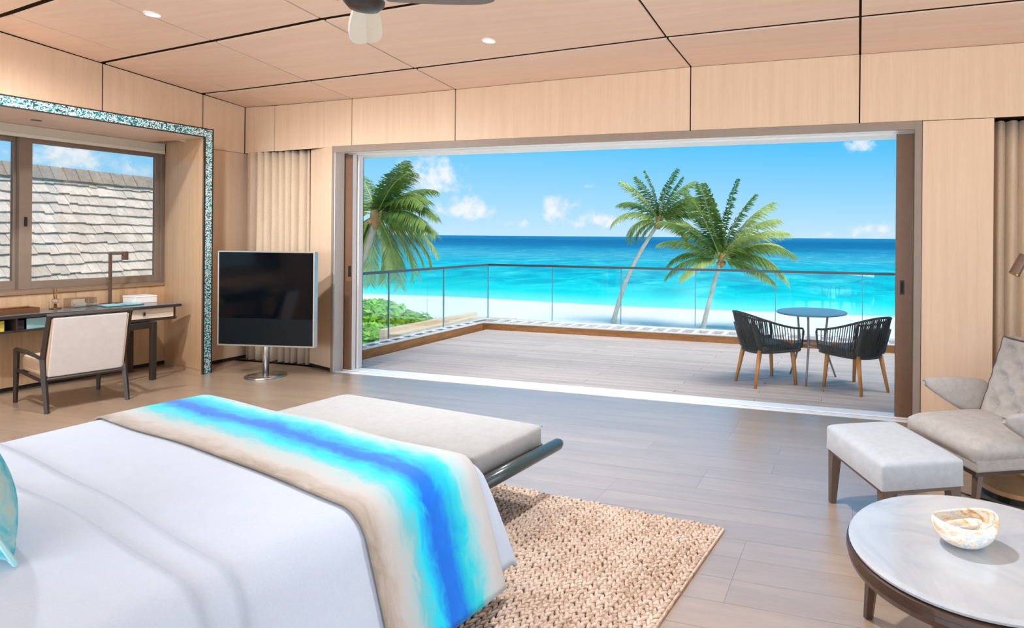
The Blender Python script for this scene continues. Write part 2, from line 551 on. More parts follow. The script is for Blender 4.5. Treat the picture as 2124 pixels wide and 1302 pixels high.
# ------------------------------------------------------------------ mesh helpers
class MB:
    def __init__(s):
        s.v, s.f = [], []

    def add(s, vs, fs):
        o = len(s.v)
        s.v += [tuple(p) for p in vs]
        s.f += [tuple(i + o for i in f) for f in fs]
        return s

    def box(s, lo, hi, mat=None):
        (x0, y0, z0), (x1, y1, z1) = lo, hi
        vs = [Vector(p) for p in ((x0, y0, z0), (x1, y0, z0), (x1, y1, z0), (x0, y1, z0), (x0, y0, z1), (x1, y0, z1), (x1, y1, z1), (x0, y1, z1))]
        if mat:
            vs = [mat @ p for p in vs]
        return s.add(vs, [(0, 3, 2, 1), (4, 5, 6, 7), (0, 1, 5, 4), (1, 2, 6, 5), (2, 3, 7, 6), (3, 0, 4, 7)])

    def hexa(s, b, t):
        """bottom quad and top quad, four points each in the same order"""
        return s.add(list(b) + list(t), [(0, 3, 2, 1), (4, 5, 6, 7), (0, 1, 5, 4), (1, 2, 6, 5), (2, 3, 7, 6), (3, 0, 4, 7)])

    def prism(s, poly, z0, z1):
        n = len(poly)
        vs = [(x, y, z0) for x, y in poly] + [(x, y, z1) for x, y in poly]
        fs = [tuple(range(n - 1, -1, -1)), tuple(range(n, 2 * n))] + [(i, (i + 1) % n, n + (i + 1) % n, n + i) for i in range(n)]
        return s.add(vs, fs)

    def tube(s, path, rad, n=10, cap=True, flatten=1.0):
        path = [Vector(p) for p in path]
        if not hasattr(rad, '__len__'):
            rad = [rad] * len(path)
        rings = []
        up = Vector((0, 0, 1))
        prev = None
        for i, p in enumerate(path):
            d = (path[min(i + 1, len(path) - 1)] - path[max(i - 1, 0)]).normalized()
            if prev is None:
                a = d.cross(up)
                if a.length < 1e-3:
                    a = d.cross(Vector((1, 0, 0)))
                a.normalize()
            else:
                a = (prev - d * prev.dot(d)).normalized()
            b = d.cross(a)
            prev = a
            rings.append([p + (a * math.cos(2 * math.pi * k / n) + b * math.sin(2 * math.pi * k / n) * flatten) * rad[i] for k in range(n)])
        vs = [q for r in rings for q in r]
        fs = []
        for i in range(len(path) - 1):
            for k in range(n):
                fs.append((i * n + k, i * n + (k + 1) % n, (i + 1) * n + (k + 1) % n, (i + 1) * n + k))
        if cap:
            fs.append(tuple(range(n - 1, -1, -1)))
            fs.append(tuple((len(path) - 1) * n + k for k in range(n)))
        return s.add(vs, fs)

    def lathe(s, prof, n=32, c=(0, 0), sx=1.0, sy=1.0):
        vs, fs = [], []
        for r, z in prof:
            for k in range(n):
                a = 2 * math.pi * k / n
                vs.append((c[0] + sx * r * math.cos(a), c[1] + sy * r * math.sin(a), z))
        for i in range(len(prof) - 1):
            for k in range(n):
                fs.append((i * n + k, i * n + (k + 1) % n, (i + 1) * n + (k + 1) % n, (i + 1) * n + k))
        fs.append(tuple(range(n - 1, -1, -1)))
        fs.append(tuple((len(prof) - 1) * n + k for k in range(n)))
        return s.add(vs, fs)

    def grid(s, fn, nu, nv, thick=None):
        vs = [fn(i / nu, j / nv) for j in range(nv + 1) for i in range(nu + 1)]
        fs = [(j * (nu + 1) + i, j * (nu + 1) + i + 1, (j + 1) * (nu + 1) + i + 1, (j + 1) * (nu + 1) + i) for j in range(nv) for i in range(nu)]
        return s.add(vs, fs)

    def mesh(s, name, m, smooth=False):
        me = bpy.data.meshes.new(name)
        me.from_pydata(s.v, [], s.f)
        me.update()
        if m:
            me.materials.append(MATS[m])
        if smooth:
            me.polygons.foreach_set('use_smooth', [True] * len(me.polygons))
        return me

    def build(s, name, m, parent=None, smooth=False, bevel=0.0, segs=2, loc=None, rot=None, solid=0.0, subsurf=0, autosmooth=False):
        o = bpy.data.objects.new(name, s.mesh(name, m, smooth or bevel > 0.0 and autosmooth))
        COL.objects.link(o)
        if parent:
            o.parent = parent
        if loc:
            o.location = loc
        if rot:
            o.rotation_euler = rot
        if solid:
            md = o.modifiers.new('thickness', 'SOLIDIFY')
            md.thickness = solid
            md.offset = -1
        if bevel:
            md = o.modifiers.new('bevel', 'BEVEL')
            md.width = bevel
            md.segments = segs
            md.limit_method = 'ANGLE'
            md.angle_limit = R(35)
            md.harden_normals = False
        if subsurf:
            md = o.modifiers.new('sub', 'SUBSURF')
            md.levels = md.render_levels = subsurf
        return o


def tag(o, label=None, cat=None, group=None, kind=None):
    if label:
        o['label'] = label
    if cat:
        o['category'] = cat
    if group:
        o['group'] = group
    if kind:
        o['kind'] = kind
    return o


def thing(name, label, cat, loc=(0, 0, 0), rz=0.0, group=None, kind=None):
    o = bpy.data.objects.new(name, None)
    COL.objects.link(o)
    o.empty_display_size = 0.1
    o.location = loc
    o.rotation_euler = (0, 0, rz)
    return tag(o, label, cat, group, kind)


def bx(name, lo, hi, m, parent=None, bevel=0.0, segs=2, mat=None):
    return MB().box(lo, hi, mat).build(name, m, parent, bevel=bevel, segs=segs)


def share(o, name=None):
    c = o.copy()
    COL.objects.link(c)
    return c


def lerp(a, b, t):
    return a + (b - a) * t


def rod_matrix(a, b):
    """frame whose z runs from a to b"""
    a, b = Vector(a), Vector(b)
    return Matrix.Translation(a) @ (b - a).to_track_quat('Z', 'Y').to_matrix().to_4x4()


def taper_leg(a, b, wa, wb, da=None, db=None):
    """square tapered leg from top a to bottom b, axis aligned section"""
    da, db = da or wa, db or wb
    q = lambda c, w, d: [Vector((c[0] - w / 2, c[1] - d / 2, c[2])), Vector((c[0] + w / 2, c[1] - d / 2, c[2])), Vector((c[0] + w / 2, c[1] + d / 2, c[2])), Vector((c[0] - w / 2, c[1] + d / 2, c[2]))]
    return MB().hexa(q(b, wb, db), q(a, wa, da))


# ================================================================== THE ROOM
XL, YB = -7.07, 5.35          # lining of the left wall, face of the sea wall
XR, YR = 3.4, -3.0            # right wall, rear wall
SEAM = 2.455

# ---- floor
floor = MB().box((-7.85, YR, -0.30), (XR + 0.1, 5.36, -0.014)).build('floor', 'groove_dark')
tag(floor, 'warm brown oak plank floor running through the bedroom', 'floor', kind='structure')
plank_meshes = [MB().box((0, 0.0006, -0.0135), (L, 0.1794, 0.0)).build('plank', 'floor_oak', floor) for L in (1.799, 1.399, 0.899)]
tmpl = {1.8: plank_meshes[0], 1.4: plank_meshes[1], 0.9: plank_meshes[2]}
used = set()


def put_plank(L, x, y):
    o = tmpl[L]
    if L in used:
        o = share(o)
    used.add(L)
    o.location = (x, y, 0)


MB().box((-7.72, 5.36, -0.30), (-5.50, 5.66, -0.014)).box((0.49, 5.36, -0.30), (XR + 0.1, 5.66, -0.014)).build('pocket_base', 'groove_dark', floor)
for x in (-7.3, 0.49):
    put_plank(1.8, x, 5.36)
    put_plank(1.8, x, 5.48)
row = 0
y = 5.18
while y > YR:
    x = -7.72
    first = random.choice((0.9, 1.4, 1.8))
    L = first
    while x + L < XR + 0.05:
        put_plank(L, x, y)
        x += L
        L = 1.8 if row % 2 else random.choice((1.8, 1.4, 1.8))
    y -= 0.18
    row += 1

# ---- ceiling: a gently raked plane of veneered panels with dark shadow gaps
CXs = [-7.07, -6.47, -5.241, -3.938, -1.462, 0.0, 1.35, 2.4, 3.4]
back = [(5.60, 3.012), (5.505, 2.986), (5.36, 2.957), (5.36, 2.978), (5.36, 3.032), (5.36, 3.033), (5.36, 3.03), (5.36, 3.03), (5.36, 3.03)]
rowC = [(5.106, 3.062), (4.994, 3.035), (4.81, 3.011), (4.76, 3.032), (4.622, 3.066), (4.60, 3.081), (4.58, 3.09), (4.57, 3.09), (4.56, 3.09)]
rowB = [(4.148, 3.147), (4.054, 3.139), (3.866, 3.120), (3.731, 3.136), (3.60, 3.165), (3.56, 3.185), (3.55, 3.19), (3.55, 3.19), (3.55, 3.19)]
rowA = [(3.25, 3.232), (3.156, 3.220), (2.95, 3.206), (2.80, 3.225), (2.65, 3.25), (2.6, 3.27), (2.6, 3.28), (2.6, 3.28), (2.6, 3.28)]
rows = [back, rowC, rowB, rowA]
for k in range(1, 5):
    rows.append([(yy - 1.4 * k, zz + 0.12 * k) for yy, zz in rowA])
rows[-1] = [(YR, zz) for yy, zz in rows[-1]]


def ceil_pt(i, j):
    yy, zz = rows[j][i]
    return Vector((CXs[i], yy, zz))


def ceil_z(x, y):
    i = max(k for k in range(len(CXs) - 1) if CXs[k] <= x)
    t = (x - CXs[i]) / (CXs[i + 1] - CXs[i])
    for j in range(len(rows) - 1):
        a = ceil_pt(i, j).lerp(ceil_pt(i + 1, j), t)
        b = ceil_pt(i, j + 1).lerp(ceil_pt(i + 1, j + 1), t)
        if b.y <= y <= a.y:
            return lerp(a.z, b.z, (a.y - y) / (a.y - b.y))
    return 3.1


cm = MB()
nC, nR = len(CXs), len(rows)
vs = [ceil_pt(i, j) + Vector((0, 0, 0.014)) for j in range(nR) for i in range(nC)]
vs += [p + Vector((0, 0, 0.06)) for p in vs]
fs = []
for j in range(nR - 1):
    for i in range(nC - 1):
        a, b, c, d = j * nC + i, j * nC + i + 1, (j + 1) * nC + i + 1, (j + 1) * nC + i
        fs += [(a, b, c, d), (a + nR * nC, d + nR * nC, c + nR * nC, b + nR * nC)]
cm.add(vs, fs)
ceiling = cm.build('ceiling', 'groove')
tag(ceiling, 'pale veneered ceiling of large panels with thin dark joints', 'ceiling', kind='structure')


def quad_panel(name, q, gap, depth_dir, thick, m, parent):
    """panel over the quad q (4 points in order), thick along depth_dir; gap is one inset or four, one per edge 01 12 23 30"""
    g = gap if hasattr(gap, '__len__') else (gap,) * 4
    ps = []
    for k in range(4):
        p, a, b = q[k], q[(k - 1) % 4], q[(k + 1) % 4]
        # edge k runs p->b, edge k-1 runs a->p
        ps.append(p + (a - p).normalized() * g[k] + (b - p).normalized() * g[(k - 1) % 4])
    d = Vector(depth_dir).normalized() * thick
    return MB().hexa([p + d for p in ps], ps).build(name, m, parent, bevel=0.001, segs=1)


for j in range(nR - 1):
    for i in range(nC - 1):
        q = [ceil_pt(i, j), ceil_pt(i + 1, j), ceil_pt(i + 1, j + 1), ceil_pt(i, j + 1)]
        quad_panel('panel', q, (0.024 if j else 0.0, 0.009, 0.024, 0.009 if i else 0.0), (0, 0, 1), 0.012, 'panel_ceiling', ceiling)

# roof shell over everything
roof = MB()
roof.box((-7.95, YR - 0.2, 3.80), (XR + 0.25, 5.80, 4.0))
ro = roof.build('roof_slab', 'wall_outer')
tag(ro, 'flat white roof slab above the bedroom', 'roof', kind='structure')

# ---- left wall: outer skin with the window opening, lining panels, projecting niche
NZ, NY0, NY1 = 2.51, 1.55, 4.815       # niche opening
XF = -6.656                             # face of the niche frame
wl = MB()
WY0, WY1, WZ0, WZ1 = 1.72, 5.32, 0.93, 2.42
wl.box((-7.90, YR - 0.2, -0.3), (-7.72, WY0, 3.85)).box((-7.90, WY1, -0.3), (-7.72, 5.78, 3.85))
wl.box((-7.90, WY0, -0.3), (-7.72, WY1, WZ0)).box((-7.90, WY0, WZ1), (-7.72, WY1, 3.85))
wl.box((XL - 0.06, YR, -0.1), (XL - 0.016, NY0, 3.8))
wl.box((XL - 0.06, 5.02, -0.1), (XL - 0.016, 5.70, 3.4)).box((XL - 0.06, 4.95, 2.60), (XL - 0.016, 5.02, 3.4)).box((XL - 0.06, NY0, 2.60), (XL - 0.016, 4.95, 3.6))
wall_left = wl.build('wall_left', 'groove')
tag(wall_left, 'pale veneered panel wall with the projecting desk niche', 'wall', kind='structure')


def vpanel(x, y0, y1, zb0, zb1, zt0, zt1, parent, m='panel_vertical', gap=0.003):
    q = [Vector((x, y0, zb0)), Vector((x, y1, zb1)), Vector((x, y1, zt1)), Vector((x, y0, zt0))]
    return quad_panel('panel', q, (0.003, 0.006, 0.001, 0.006), (-1, 0, 0), 0.012, m, parent)


zt = lambda yy: 3.012 + 0.0905 * (5.60 - yy) - 0.003
vpanel(XL, 5.106, 5.60, SEAM, SEAM, zt(5.106), zt(5.60), wall_left)
vpanel(XL, 4.148, 5.106, 2.62, SEAM + 0.0, zt(4.148), zt(5.106), wall_left)
vpanel(XL, 3.25, 4.148, 2.62, 2.62, zt(3.25), zt(4.148), wall_left)
vpanel(XL, 2.30, 3.25, 2.62, 2.62, zt(2.30), zt(3.25), wall_left)
vpanel(XL, NY0 - 0.09, 2.30, 2.62, 2.62, zt(NY0), zt(2.3), wall_left)
vpanel(XL, 5.0, 5.69, 0.035, 0.035, SEAM, SEAM, wall_left)
for k in range(4):
    a, b = NY0 - 0.09 - k * 1.12, NY0 - 0.09 - (k + 1) * 1.12
    vpanel(XL, max(b, YR), a, 0.035, 0.035, zt(max(b, YR)), zt(a), wall_left)
bx('baseboard', (XL - 0.01, 5.0, 0.0), (XL - 0.004, 5.68, 0.036), 'groove_dark', wall_left)

# niche: side, top and parapet linings in a slightly darker veneer
niche = MB()
niche.hexa([Vector(p) for p in ((-7.60, 5.075, 0), (XF + 0.0, 4.815, 0), (XF + 0.0, 4.90, 0), (-7.60, 5.16, 0))], [Vector(p) for p in ((-7.60, 5.075, NZ + 0.09), (XF, 4.815, NZ + 0.09), (XF, 4.90, NZ + 0.09), (-7.60, 5.16, NZ + 0.09))])
o = niche.build('niche_side', 'niche_wood', wall_left)
for k, (t0, t1) in enumerate(((0.0, 1.0),)):
    a = Vector((-7.60, 5.075, 0)).lerp(Vector((XF - 0.012, 4.818, 0)), t0)
    b = Vector((-7.60, 5.075, 0)).lerp(Vector((XF - 0.012, 4.818, 0)), t1)
    n = Vector((-0.26, -0.944, 0)).normalized() * 0.004
    q = [a + n + Vector((0, 0, 0.04)), b + n + Vector((0, 0, 0.04)), b + n + Vector((0, 0, NZ - 0.003)), a + n + Vector((0, 0, NZ - 0.003))]
    quad_panel('panel', q, 0.001, -n, 0.003, 'niche_wood', wall_left)
MB().box((-7.60, NY0 - 0.08, 0.0), (XF, NY0, NZ + 0.09)).build('niche_side', 'niche_wood', wall_left)
MB().box((-7.62, NY0 - 0.08, NZ), (XF - 0.001, 4.90, NZ + 0.085)).build('niche_head', 'panel_ceiling', wall_left)
for k in range(4):
    a, b = lerp(NY0, 5.14, k / 4), lerp(NY0, 5.14, (k + 1) / 4)
    q = [Vector((-7.60, a, 0.04)), Vector((-7.60, b, 0.04)), Vector((-7.60, b, 0.90)), Vector((-7.60, a, 0.90))]
    quad_panel('panel', q, 0.002, (-1, 0, 0), 0.02, 'niche_wood', wall_left)
bx('parapet', (-7.72, NY0, 0.0), (-7.622, 5.2, 0.90), 'groove_dark', wall_left)
bx('window_board', (-7.74, NY0, 0.90), (-7.585, 5.08, 0.93), 'sill_wood', wall_left, 0.003)
bx('blind_box', (-7.73, NY0, NZ - 0.002), (-7.60, 5.10, NZ + 0.2), 'niche_wood', wall_left)

# shell mosaic band around the niche, dark metal edging
tr = thing('trim_1', 'blue green shell mosaic band framing the desk niche', 'trim', (0, 0, 0), kind='structure')
mo = MB().box((XF - 0.006, 4.826, 0.0), (XF + 0.012, 4.898, NZ + 0.09 + 0.0))
mo.build('mosaic_band', 'shell_mosaic', tr)
MB().box((XF - 0.006, NY0 - 0.1, NZ + 0.012), (XF + 0.012, 4.826, NZ + 0.09)).build('mosaic_band', 'shell_mosaic', tr)
MB().box((XF - 0.06, NY0 - 0.1, 0.0), (XF + 0.012, NY0 - 0.012, NZ + 0.012)).build('mosaic_band', 'shell_mosaic', tr)
ed = lambda lo, hi: MB().box(lo, hi).build('edging', 'groove_dark', tr)
ed((XF - 0.012, 4.816, 0.0), (XF + 0.016, 4.826, NZ + 0.012))
ed((XF - 0.07, 4.898, 0.0), (XF + 0.016, 4.909, NZ + 0.101))
ed((XF - 0.07, NY0 - 0.1, NZ + 0.09), (XF + 0.016, 4.898, NZ + 0.101))
ed((XF - 0.012, NY0, NZ + 0.001), (XF + 0.016, 4.816, NZ + 0.012))

# ---- sea wall: header, piers, pockets for the curtains
wb = MB()
wb.box((-7.90, 5.66, -0.3), (-5.50, 5.80, 3.85))
wb.box((0.50, 5.66, -0.3), (XR + 0.2, 5.80, 3.85))
wb.box((-5.30, 5.37, 2.46), (0.50, 5.80, 3.85)).box((-5.50, 5.42, 2.46), (-5.30, 5.80, 3.85))
wb.box((0.50, 5.37, 2.47), (XR, 5.66, 3.5))
wb.hexa([Vector(p) for p in ((-7.12, 5.63, 2.46), (-5.30, 5.390, 2.46), (-5.30, 5.70, 2.46), (-7.12, 5.70, 2.46))], [Vector(p) for p in ((-7.12, 5.63, 3.4), (-5.30, 5.390, 3.4), (-5.30, 5.70, 3.4), (-7.12, 5.70, 3.4))])
wall_back = wb.build('wall_back', 'groove')
tag(wall_back, 'veneered sea wall with a panelled header over the wide opening', 'wall', kind='structure')


def hpanel(p0, p1, z0, zt0, zt1, parent=None, m='panel_vertical', gap=0.003):
    a, b = Vector((p0[0], p0[1], 0)), Vector((p1[0], p1[1], 0))
    n = Vector((-(b - a).y, (b - a).x, 0)).normalized()
    q = [a + Vector((0, 0, z0)), b + Vector((0, 0, z0)), b + Vector((0, 0, zt1)), a + Vector((0, 0, zt0))]
    return quad_panel('panel', q, (gap, 0.0055, 0.001, 0.0055), n, 0.014, m, parent or wall_back)


hp = [(-7.07, 5.60, 3.010), (-6.505, 5.511, 2.984), (-5.241, 5.352, 2.955), (-3.938, YB, 2.976), (-1.462, YB, 3.030), (0.0, YB, 3.031), (1.35, YB, 3.028), (2.4, YB, 3.028), (XR, YB, 3.028)]
for k in range(len(hp) - 1):
    a, b = hp[k], hp[k + 1]
    hpanel((a[0], a[1]), (b[0], b[1]), SEAM if k != 1 else SEAM - 0.004, a[2], b[2])
# splayed panel between the curtain and the left jamb, flat panel beside the right jamb
hpanel((-5.97, 5.51), (-5.497, 5.356), 0.035, SEAM, SEAM, gap=0.002)
MB().hexa([Vector(p) for p in ((-5.97, 5.53, 0), (-5.497, 5.376, 0), (-5.497, 5.66, 0), (-5.97, 5.66, 0))], [Vector(p) for p in ((-5.97, 5.53, SEAM), (-5.497, 5.376, SEAM), (-5.497, 5.66, SEAM), (-5.97, 5.66, SEAM))]).build('pier', 'groove_dark', wall_back)
hpanel((0.486, 5.356), (1.02, 5.356), 0.035, SEAM, SEAM, gap=0.002)
bx('pier', (0.486, 5.374, 0), (1.02, 5.66, SEAM), 'niche_wood', wall_back)
hpanel((1.9, 5.40), (XR, 5.40), 0.035, SEAM, SEAM, gap=0.002)
bx('pier', (1.9, 5.42, 0), (XR, 5.66, SEAM), 'groove_dark', wall_back)
hpanel((-7.07, 5.655), (-5.97, 5.655), 0.02, SEAM, SEAM, gap=0.001)
hpanel((1.02, 5.655), (1.9, 5.655), 0.02, SEAM, SEAM, gap=0.001)

# ---- right wall and rear wall (out of the picture) with invented windows for the fill lights
wr = MB()
wr.box((XR, YR - 0.2, -0.3), (XR + 0.2, -0.5, 3.85)).box((XR, 3.7, -0.3), (XR + 0.2, 5.8, 3.85)).box((XR, -0.5, -0.3), (XR + 0.2, 3.7, 0.4)).box((XR, -0.5, 2.6), (XR + 0.2, 3.7, 3.85))
tag(wr.build('wall_right', 'panel_vertical'), 'veneered side wall with an added window opening', 'wall', kind='structure')
wq = MB()
wq.box((-7.9, YR - 0.2, -0.3), (-6.3, YR, 3.85)).box((0.9, YR - 0.2, -0.3), (XR + 0.2, YR, 3.85)).box((-6.3, YR - 0.2, -0.3), (0.9, YR, 0.4)).box((-6.3, YR - 0.2, 2.7), (0.9, YR, 3.85))
tag(wq.build('wall_rear', 'panel_vertical'), 'veneered rear wall behind the bed with an added window opening', 'wall', kind='structure')
w3 = thing('added_window_rear', 'added wide rear window for the fill light, out of view', 'window', kind='structure')
for x in (-6.3, -3.9, -1.54, 0.85):
    bx('mullion', (x, YR - 0.12, 0.4), (x + 0.05, YR - 0.08, 2.7), 'window_frame_brown', w3)
w4 = thing('added_window_side', 'added tall side window for the fill light, out of view', 'window', kind='structure')
for yy in (-0.5, 1.6, 3.65):
    bx('mullion', (XR + 0.08, yy, 0.4), (XR + 0.12, yy + 0.05, 2.6), 'window_frame_brown', w4)

# ---- niche window with sliding sashes
win = thing('window_1', 'brown framed sliding window over the desk', 'window', kind='structure')
XW = -7.70
bx('frame', (-7.78, WY0, 2.40), (-7.63, 5.07, 2.46), 'window_frame_brown', win)
bx('frame', (-7.74, 5.055, 0.93), (-7.63, 5.34, 2.42), 'window_frame_brown', win)
bx('frame', (-7.78, WY0, 0.93), (-7.62, 5.07, 0.945), 'window_frame_brown', win)


def sash(y0, y1, x, st0, st1, br, name_handle=False):
    s = thing('sash', None, None)
    s.parent = win
    z0, z1 = 0.945, 2.40
    bx('stile', (x - 0.045, y0, z0), (x, y0 + st0, z1), 'window_frame_brown', s, 0.003)
    bx('stile', (x - 0.045, y1 - st1, z0), (x, y1, z1), 'window_frame_brown', s, 0.003)
    bx('rail', (x - 0.045, y0 + st0, z0), (x - 0.002, y1 - st1, z0 + br), 'window_frame_brown', s, 0.002)
    bx('rail', (x - 0.045, y0 + st0, z1 - 0.045), (x - 0.002, y1 - st1, z1), 'window_frame_brown', s, 0.002)
    bx('pane', (x - 0.026, y0 + st0, z0 + br), (x - 0.020, y1 - st1, z1 - 0.045), 'pane_glass', s)
    return s


s1 = sash(3.828, 5.055, -7.66, 0.095, 0.045, 0.075)
MB().box((-7.662, 3.862, 1.55), (-7.655, 3.886, 1.64)).build('handle', 'black_plastic', s1)
sash(1.74, 3.85, -7.715, 0.06, 0.04, 0.085)

bl = thing('roller_blind', 'pale rolled blind with a light bottom bar above desk window', 'blind', (0, 0, 0))
bx('fabric', (-7.60, NY0 + 0.02, 2.425), (-7.575, 5.05, 2.507), 'blind_fabric', bl)
bx('bottom_bar', (-7.603, NY0 + 0.02, 2.392), (-7.568, 5.05, 2.427), 'blind_bar', bl, 0.004)
sp = thing('niche_downlight', 'small dark recessed spot in the niche head', 'downlight', (-7.16, 3.69, NZ))
MB().lathe([(0.035, -0.004), (0.038, -0.002), (0.038, 0.0005)], 20).build('trim_ring', 'black_plastic', sp)
MB().lathe([(0.028, -0.0045), (0.028, -0.003)], 16).build('lens', 'brass_dark', sp)

# ---- sliding doors to the terrace
d1 = thing('door_1', 'wide open bronze framed sliding door to the terrace', 'door', kind='structure')
bx('jamb', (-5.497, 5.342, 0.0), (-5.47, 5.36, 2.455), 'bronze', d1)
bx('jamb', (-5.47, 5.35, 0.0), (-5.455, 5.475, 2.39), 'bronze_light', d1)
bx('jamb', (-5.497, 5.36, 0.0), (-5.47, 5.70, 2.42), 'bronze', d1)
bx('jamb', (0.432, 5.342, 0.0), (0.486, 5.40, 2.455), 'bronze', d1, 0.003)
bx('jamb', (0.46, 5.40, 0.0), (0.486, 5.70, 2.42), 'bronze', d1)
bx('head', (-5.47, 5.343, 2.388), (0.432, 5.37, 2.455), 'bronze', d1)
bx('head_lining', (-5.47, 5.37, 2.392), (0.46, 5.50, 2.46), 'track_white', d1)
bx('head_groove', (-5.47, 5.50, 2.40), (0.46, 5.54, 2.46), 'bronze', d1)
bx('head_lining', (-5.47, 5.54, 2.380), (0.46, 5.80, 2.46), 'track_white', d1)
bx('threshold', (-5.497, 5.36, -0.05), (0.486, 5.42, 0.004), 'track_white', d1)
bx('threshold', (-5.497, 5.42, -0.05), (0.486, 5.47, -0.004), 'bronze_light', d1)
bx('threshold', (-5.497, 5.47, -0.05), (0.486, 5.60, 0.004), 'track_white', d1)


def leaf(x0, x1, y0, y1, m_face, m_edge, hx, name='leaf', side=1):
    s = thing(name, None, None)
    s.parent = d1
    bx('stile', (x0, y0, 0.006), (x1, y1, 2.378), m_face, s, 0.002)
    if m_edge:
        xe = x1 if side > 0 else x0
        bx('edge_strip', (xe - 0.002, y0 + 0.004, 0.006), (xe + 0.002, y1 - 0.004, 2.378), m_edge, s)
    if hx is not None:
        bx('handle', (hx - 0.018, y0 - 0.002, 1.03), (hx + 0.018, y0 + 0.004, 1.15), 'black_plastic', s, 0.001)
        bx('handle_recess', (hx - 0.011, y0 - 0.004, 1.045), (hx + 0.011, y0 - 0.001, 1.135), 'groove_dark', s, 0.001)
    return s


leaf(-5.455, -5.352, 5.485, 5.545, 'door_brown', 'door_white', -5.385)  # white strip paints the outside light onto the leaf's end edge
leaf(-5.455, -5.330, 5.555, 5.615, 'door_white', None, None)
leaf(0.302, 0.455, 5.485, 5.545, 'door_brown', 'door_brown', 0.352, side=-1)
bx('pane', (0.425, 5.44, 0.006), (0.455, 5.452, 2.378), 'pane_glass', d1)

# ---- curtains
def curtain(name, label, x0, x1, y0, z0, z1, folds, amp, seed, spread=0.0):
    rnd = random.Random(seed)
    ph = [rnd.uniform(-1.3, 1.3) for _ in range(folds + 2)]
    am = [rnd.uniform(0.35, 1.4) for _ in range(folds + 2)]

    def fn(u, v):
        t = u * folds
        k = int(min(folds - 1, t))
        a = lerp(am[k], am[k + 1], t - k)
        p = lerp(ph[k], ph[k + 1], t - k)
        swell = 0.75 + 0.25 * v
        x = lerp(x0, x1, u) + (u - 0.5) * spread * (1 - v) + 0.014 * math.sin(2 * t * math.pi + 1.3 + p) * a
        yy = y0 + amp * a * swell * math.sin(2 * math.pi * t + p + 0.25 * math.sin(3 * v + k)) - 0.01 * (1 - v)
        return (x, yy, lerp(z0, z1, v) + (0.006 * math.sin(2 * math.pi * t + p) if v == 0 else 0))

    o = MB().grid(fn, folds * 14, 10).build(name, 'curtain_cloth', None, smooth=True, solid=0.003)
    tag(o, label, 'curtain', 'bedroom curtains')
    return o


curtain('curtain', 'beige pleated curtain in the corner behind the television', -6.98, -6.02, 5.585, 0.012, 2.456, 9, 0.050, 3)
curtain('curtain', 'beige pleated curtain behind the tufted armchair', 1.03, 1.88, 5.54, 0.012, 2.456, 9, 0.050, 5)

# ---- ceiling downlights: two in the picture, the rest added out of view to brighten the room
DL = ((-2.89, 4.355, 'round recessed ceiling light above the opening to the terrace', 340, 88), (-5.18, 3.36, 'round recessed ceiling light above the desk side of the room', 235, 176),
      (-3.9, 1.9, 'added out-of-view ceiling light above the bed', 12, 160), (-0.95, 3.1, 'added out-of-view ceiling light above the rug', 330, 96),
      (0.9, 3.0, 'added out-of-view ceiling light above the coffee table', 8, 80), (-5.9, 2.3, 'added out-of-view ceiling light beside the left wall', 390, 172))
for (x, yy, lb, pw, cone) in DL:
    z = ceil_z(x, yy)
    t = thing('ceiling_downlight', lb, 'downlight', (x, yy, z), group='ceiling downlights')
    MB().lathe([(0.052, -0.006), (0.058, -0.004), (0.060, 0.0), (0.060, 0.008)], 28).build('trim_ring', 'paper_white', t, smooth=True)
    MB().lathe([(0.046, -0.0072), (0.046, -0.004)], 28).build('lens', 'downlight_glow', t)
    l = bpy.data.lights.new('downlight_lamp', 'SPOT')
    l.energy = pw
    l.spot_size = R(cone)
    l.spot_blend = 0.6
    l.shadow_soft_size = 0.06
    l.color = (0.93, 0.97, 1.0)
    lo = bpy.data.objects.new('downlight_lamp', l)
    COL.objects.link(lo)
    lo.parent = t
    lo.location = (0, 0, -0.03)

# ================================================================== CEILING FAN
fx, fy, fz = -2.55, 2.68, 2.735
cz = ceil_z(fx, fy)
fan = thing('ceiling_fan', 'ceiling fan with dark hub, one blade coloured pale as lit and dark paddle blades', 'fan', (fx, fy, fz))
MB().lathe([(0.075, cz - fz - 0.07), (0.075, cz - fz + 0.004)], 24).build('canopy', 'fan_dark', fan)
MB().lathe([(0.014, 0.11), (0.014, cz - fz - 0.05)], 12).build('down_rod', 'fan_dark', fan)
MB().lathe([(0.03, -0.035), (0.075, -0.028), (0.10, 0.0), (0.108, 0.04), (0.10, 0.09), (0.06, 0.12), (0.02, 0.125)], 32).build('motor_housing', 'fan_dark', fan, smooth=True)
MB().lathe([(0.099, 0.010), (0.1105, 0.032), (0.112, 0.05), (0.104, 0.05), (0.098, 0.02)], 32).build('lower_ring', 'fan_white', fan, smooth=True)


def blade(name, ang, m, wide, length, pitch, crease=0.0):
    def fn(u, v):
        r = 0.09 + length * v
        sh = math.sin(math.pi * min(1.0, 0.16 + v * 0.62)) ** 0.7 * math.sqrt(max(0.0, 1 - max(0, (v - 0.72) / 0.28) ** 2.2))
        w = wide * max(0.12, sh) * (u - 0.5)
        tw = pitch * (1 - 0.4 * v)
        return (r, w * math.cos(tw), 0.025 + w * math.sin(tw) - crease * abs(w))
    return MB().grid(fn, 8, 20).build(name, m, fan, smooth=not crease, rot=(0, 0, R(ang)), solid=0.012)


blade('blade', 132, 'fan_white', 0.185, 0.74, R(-22), 0.35)  # pale colour stands in for strong light on this blade
blade('blade', 14, 'fan_dark', 0.34, 0.62, R(12))
blade('blade', 253, 'fan_dark', 0.30, 0.62, R(12))

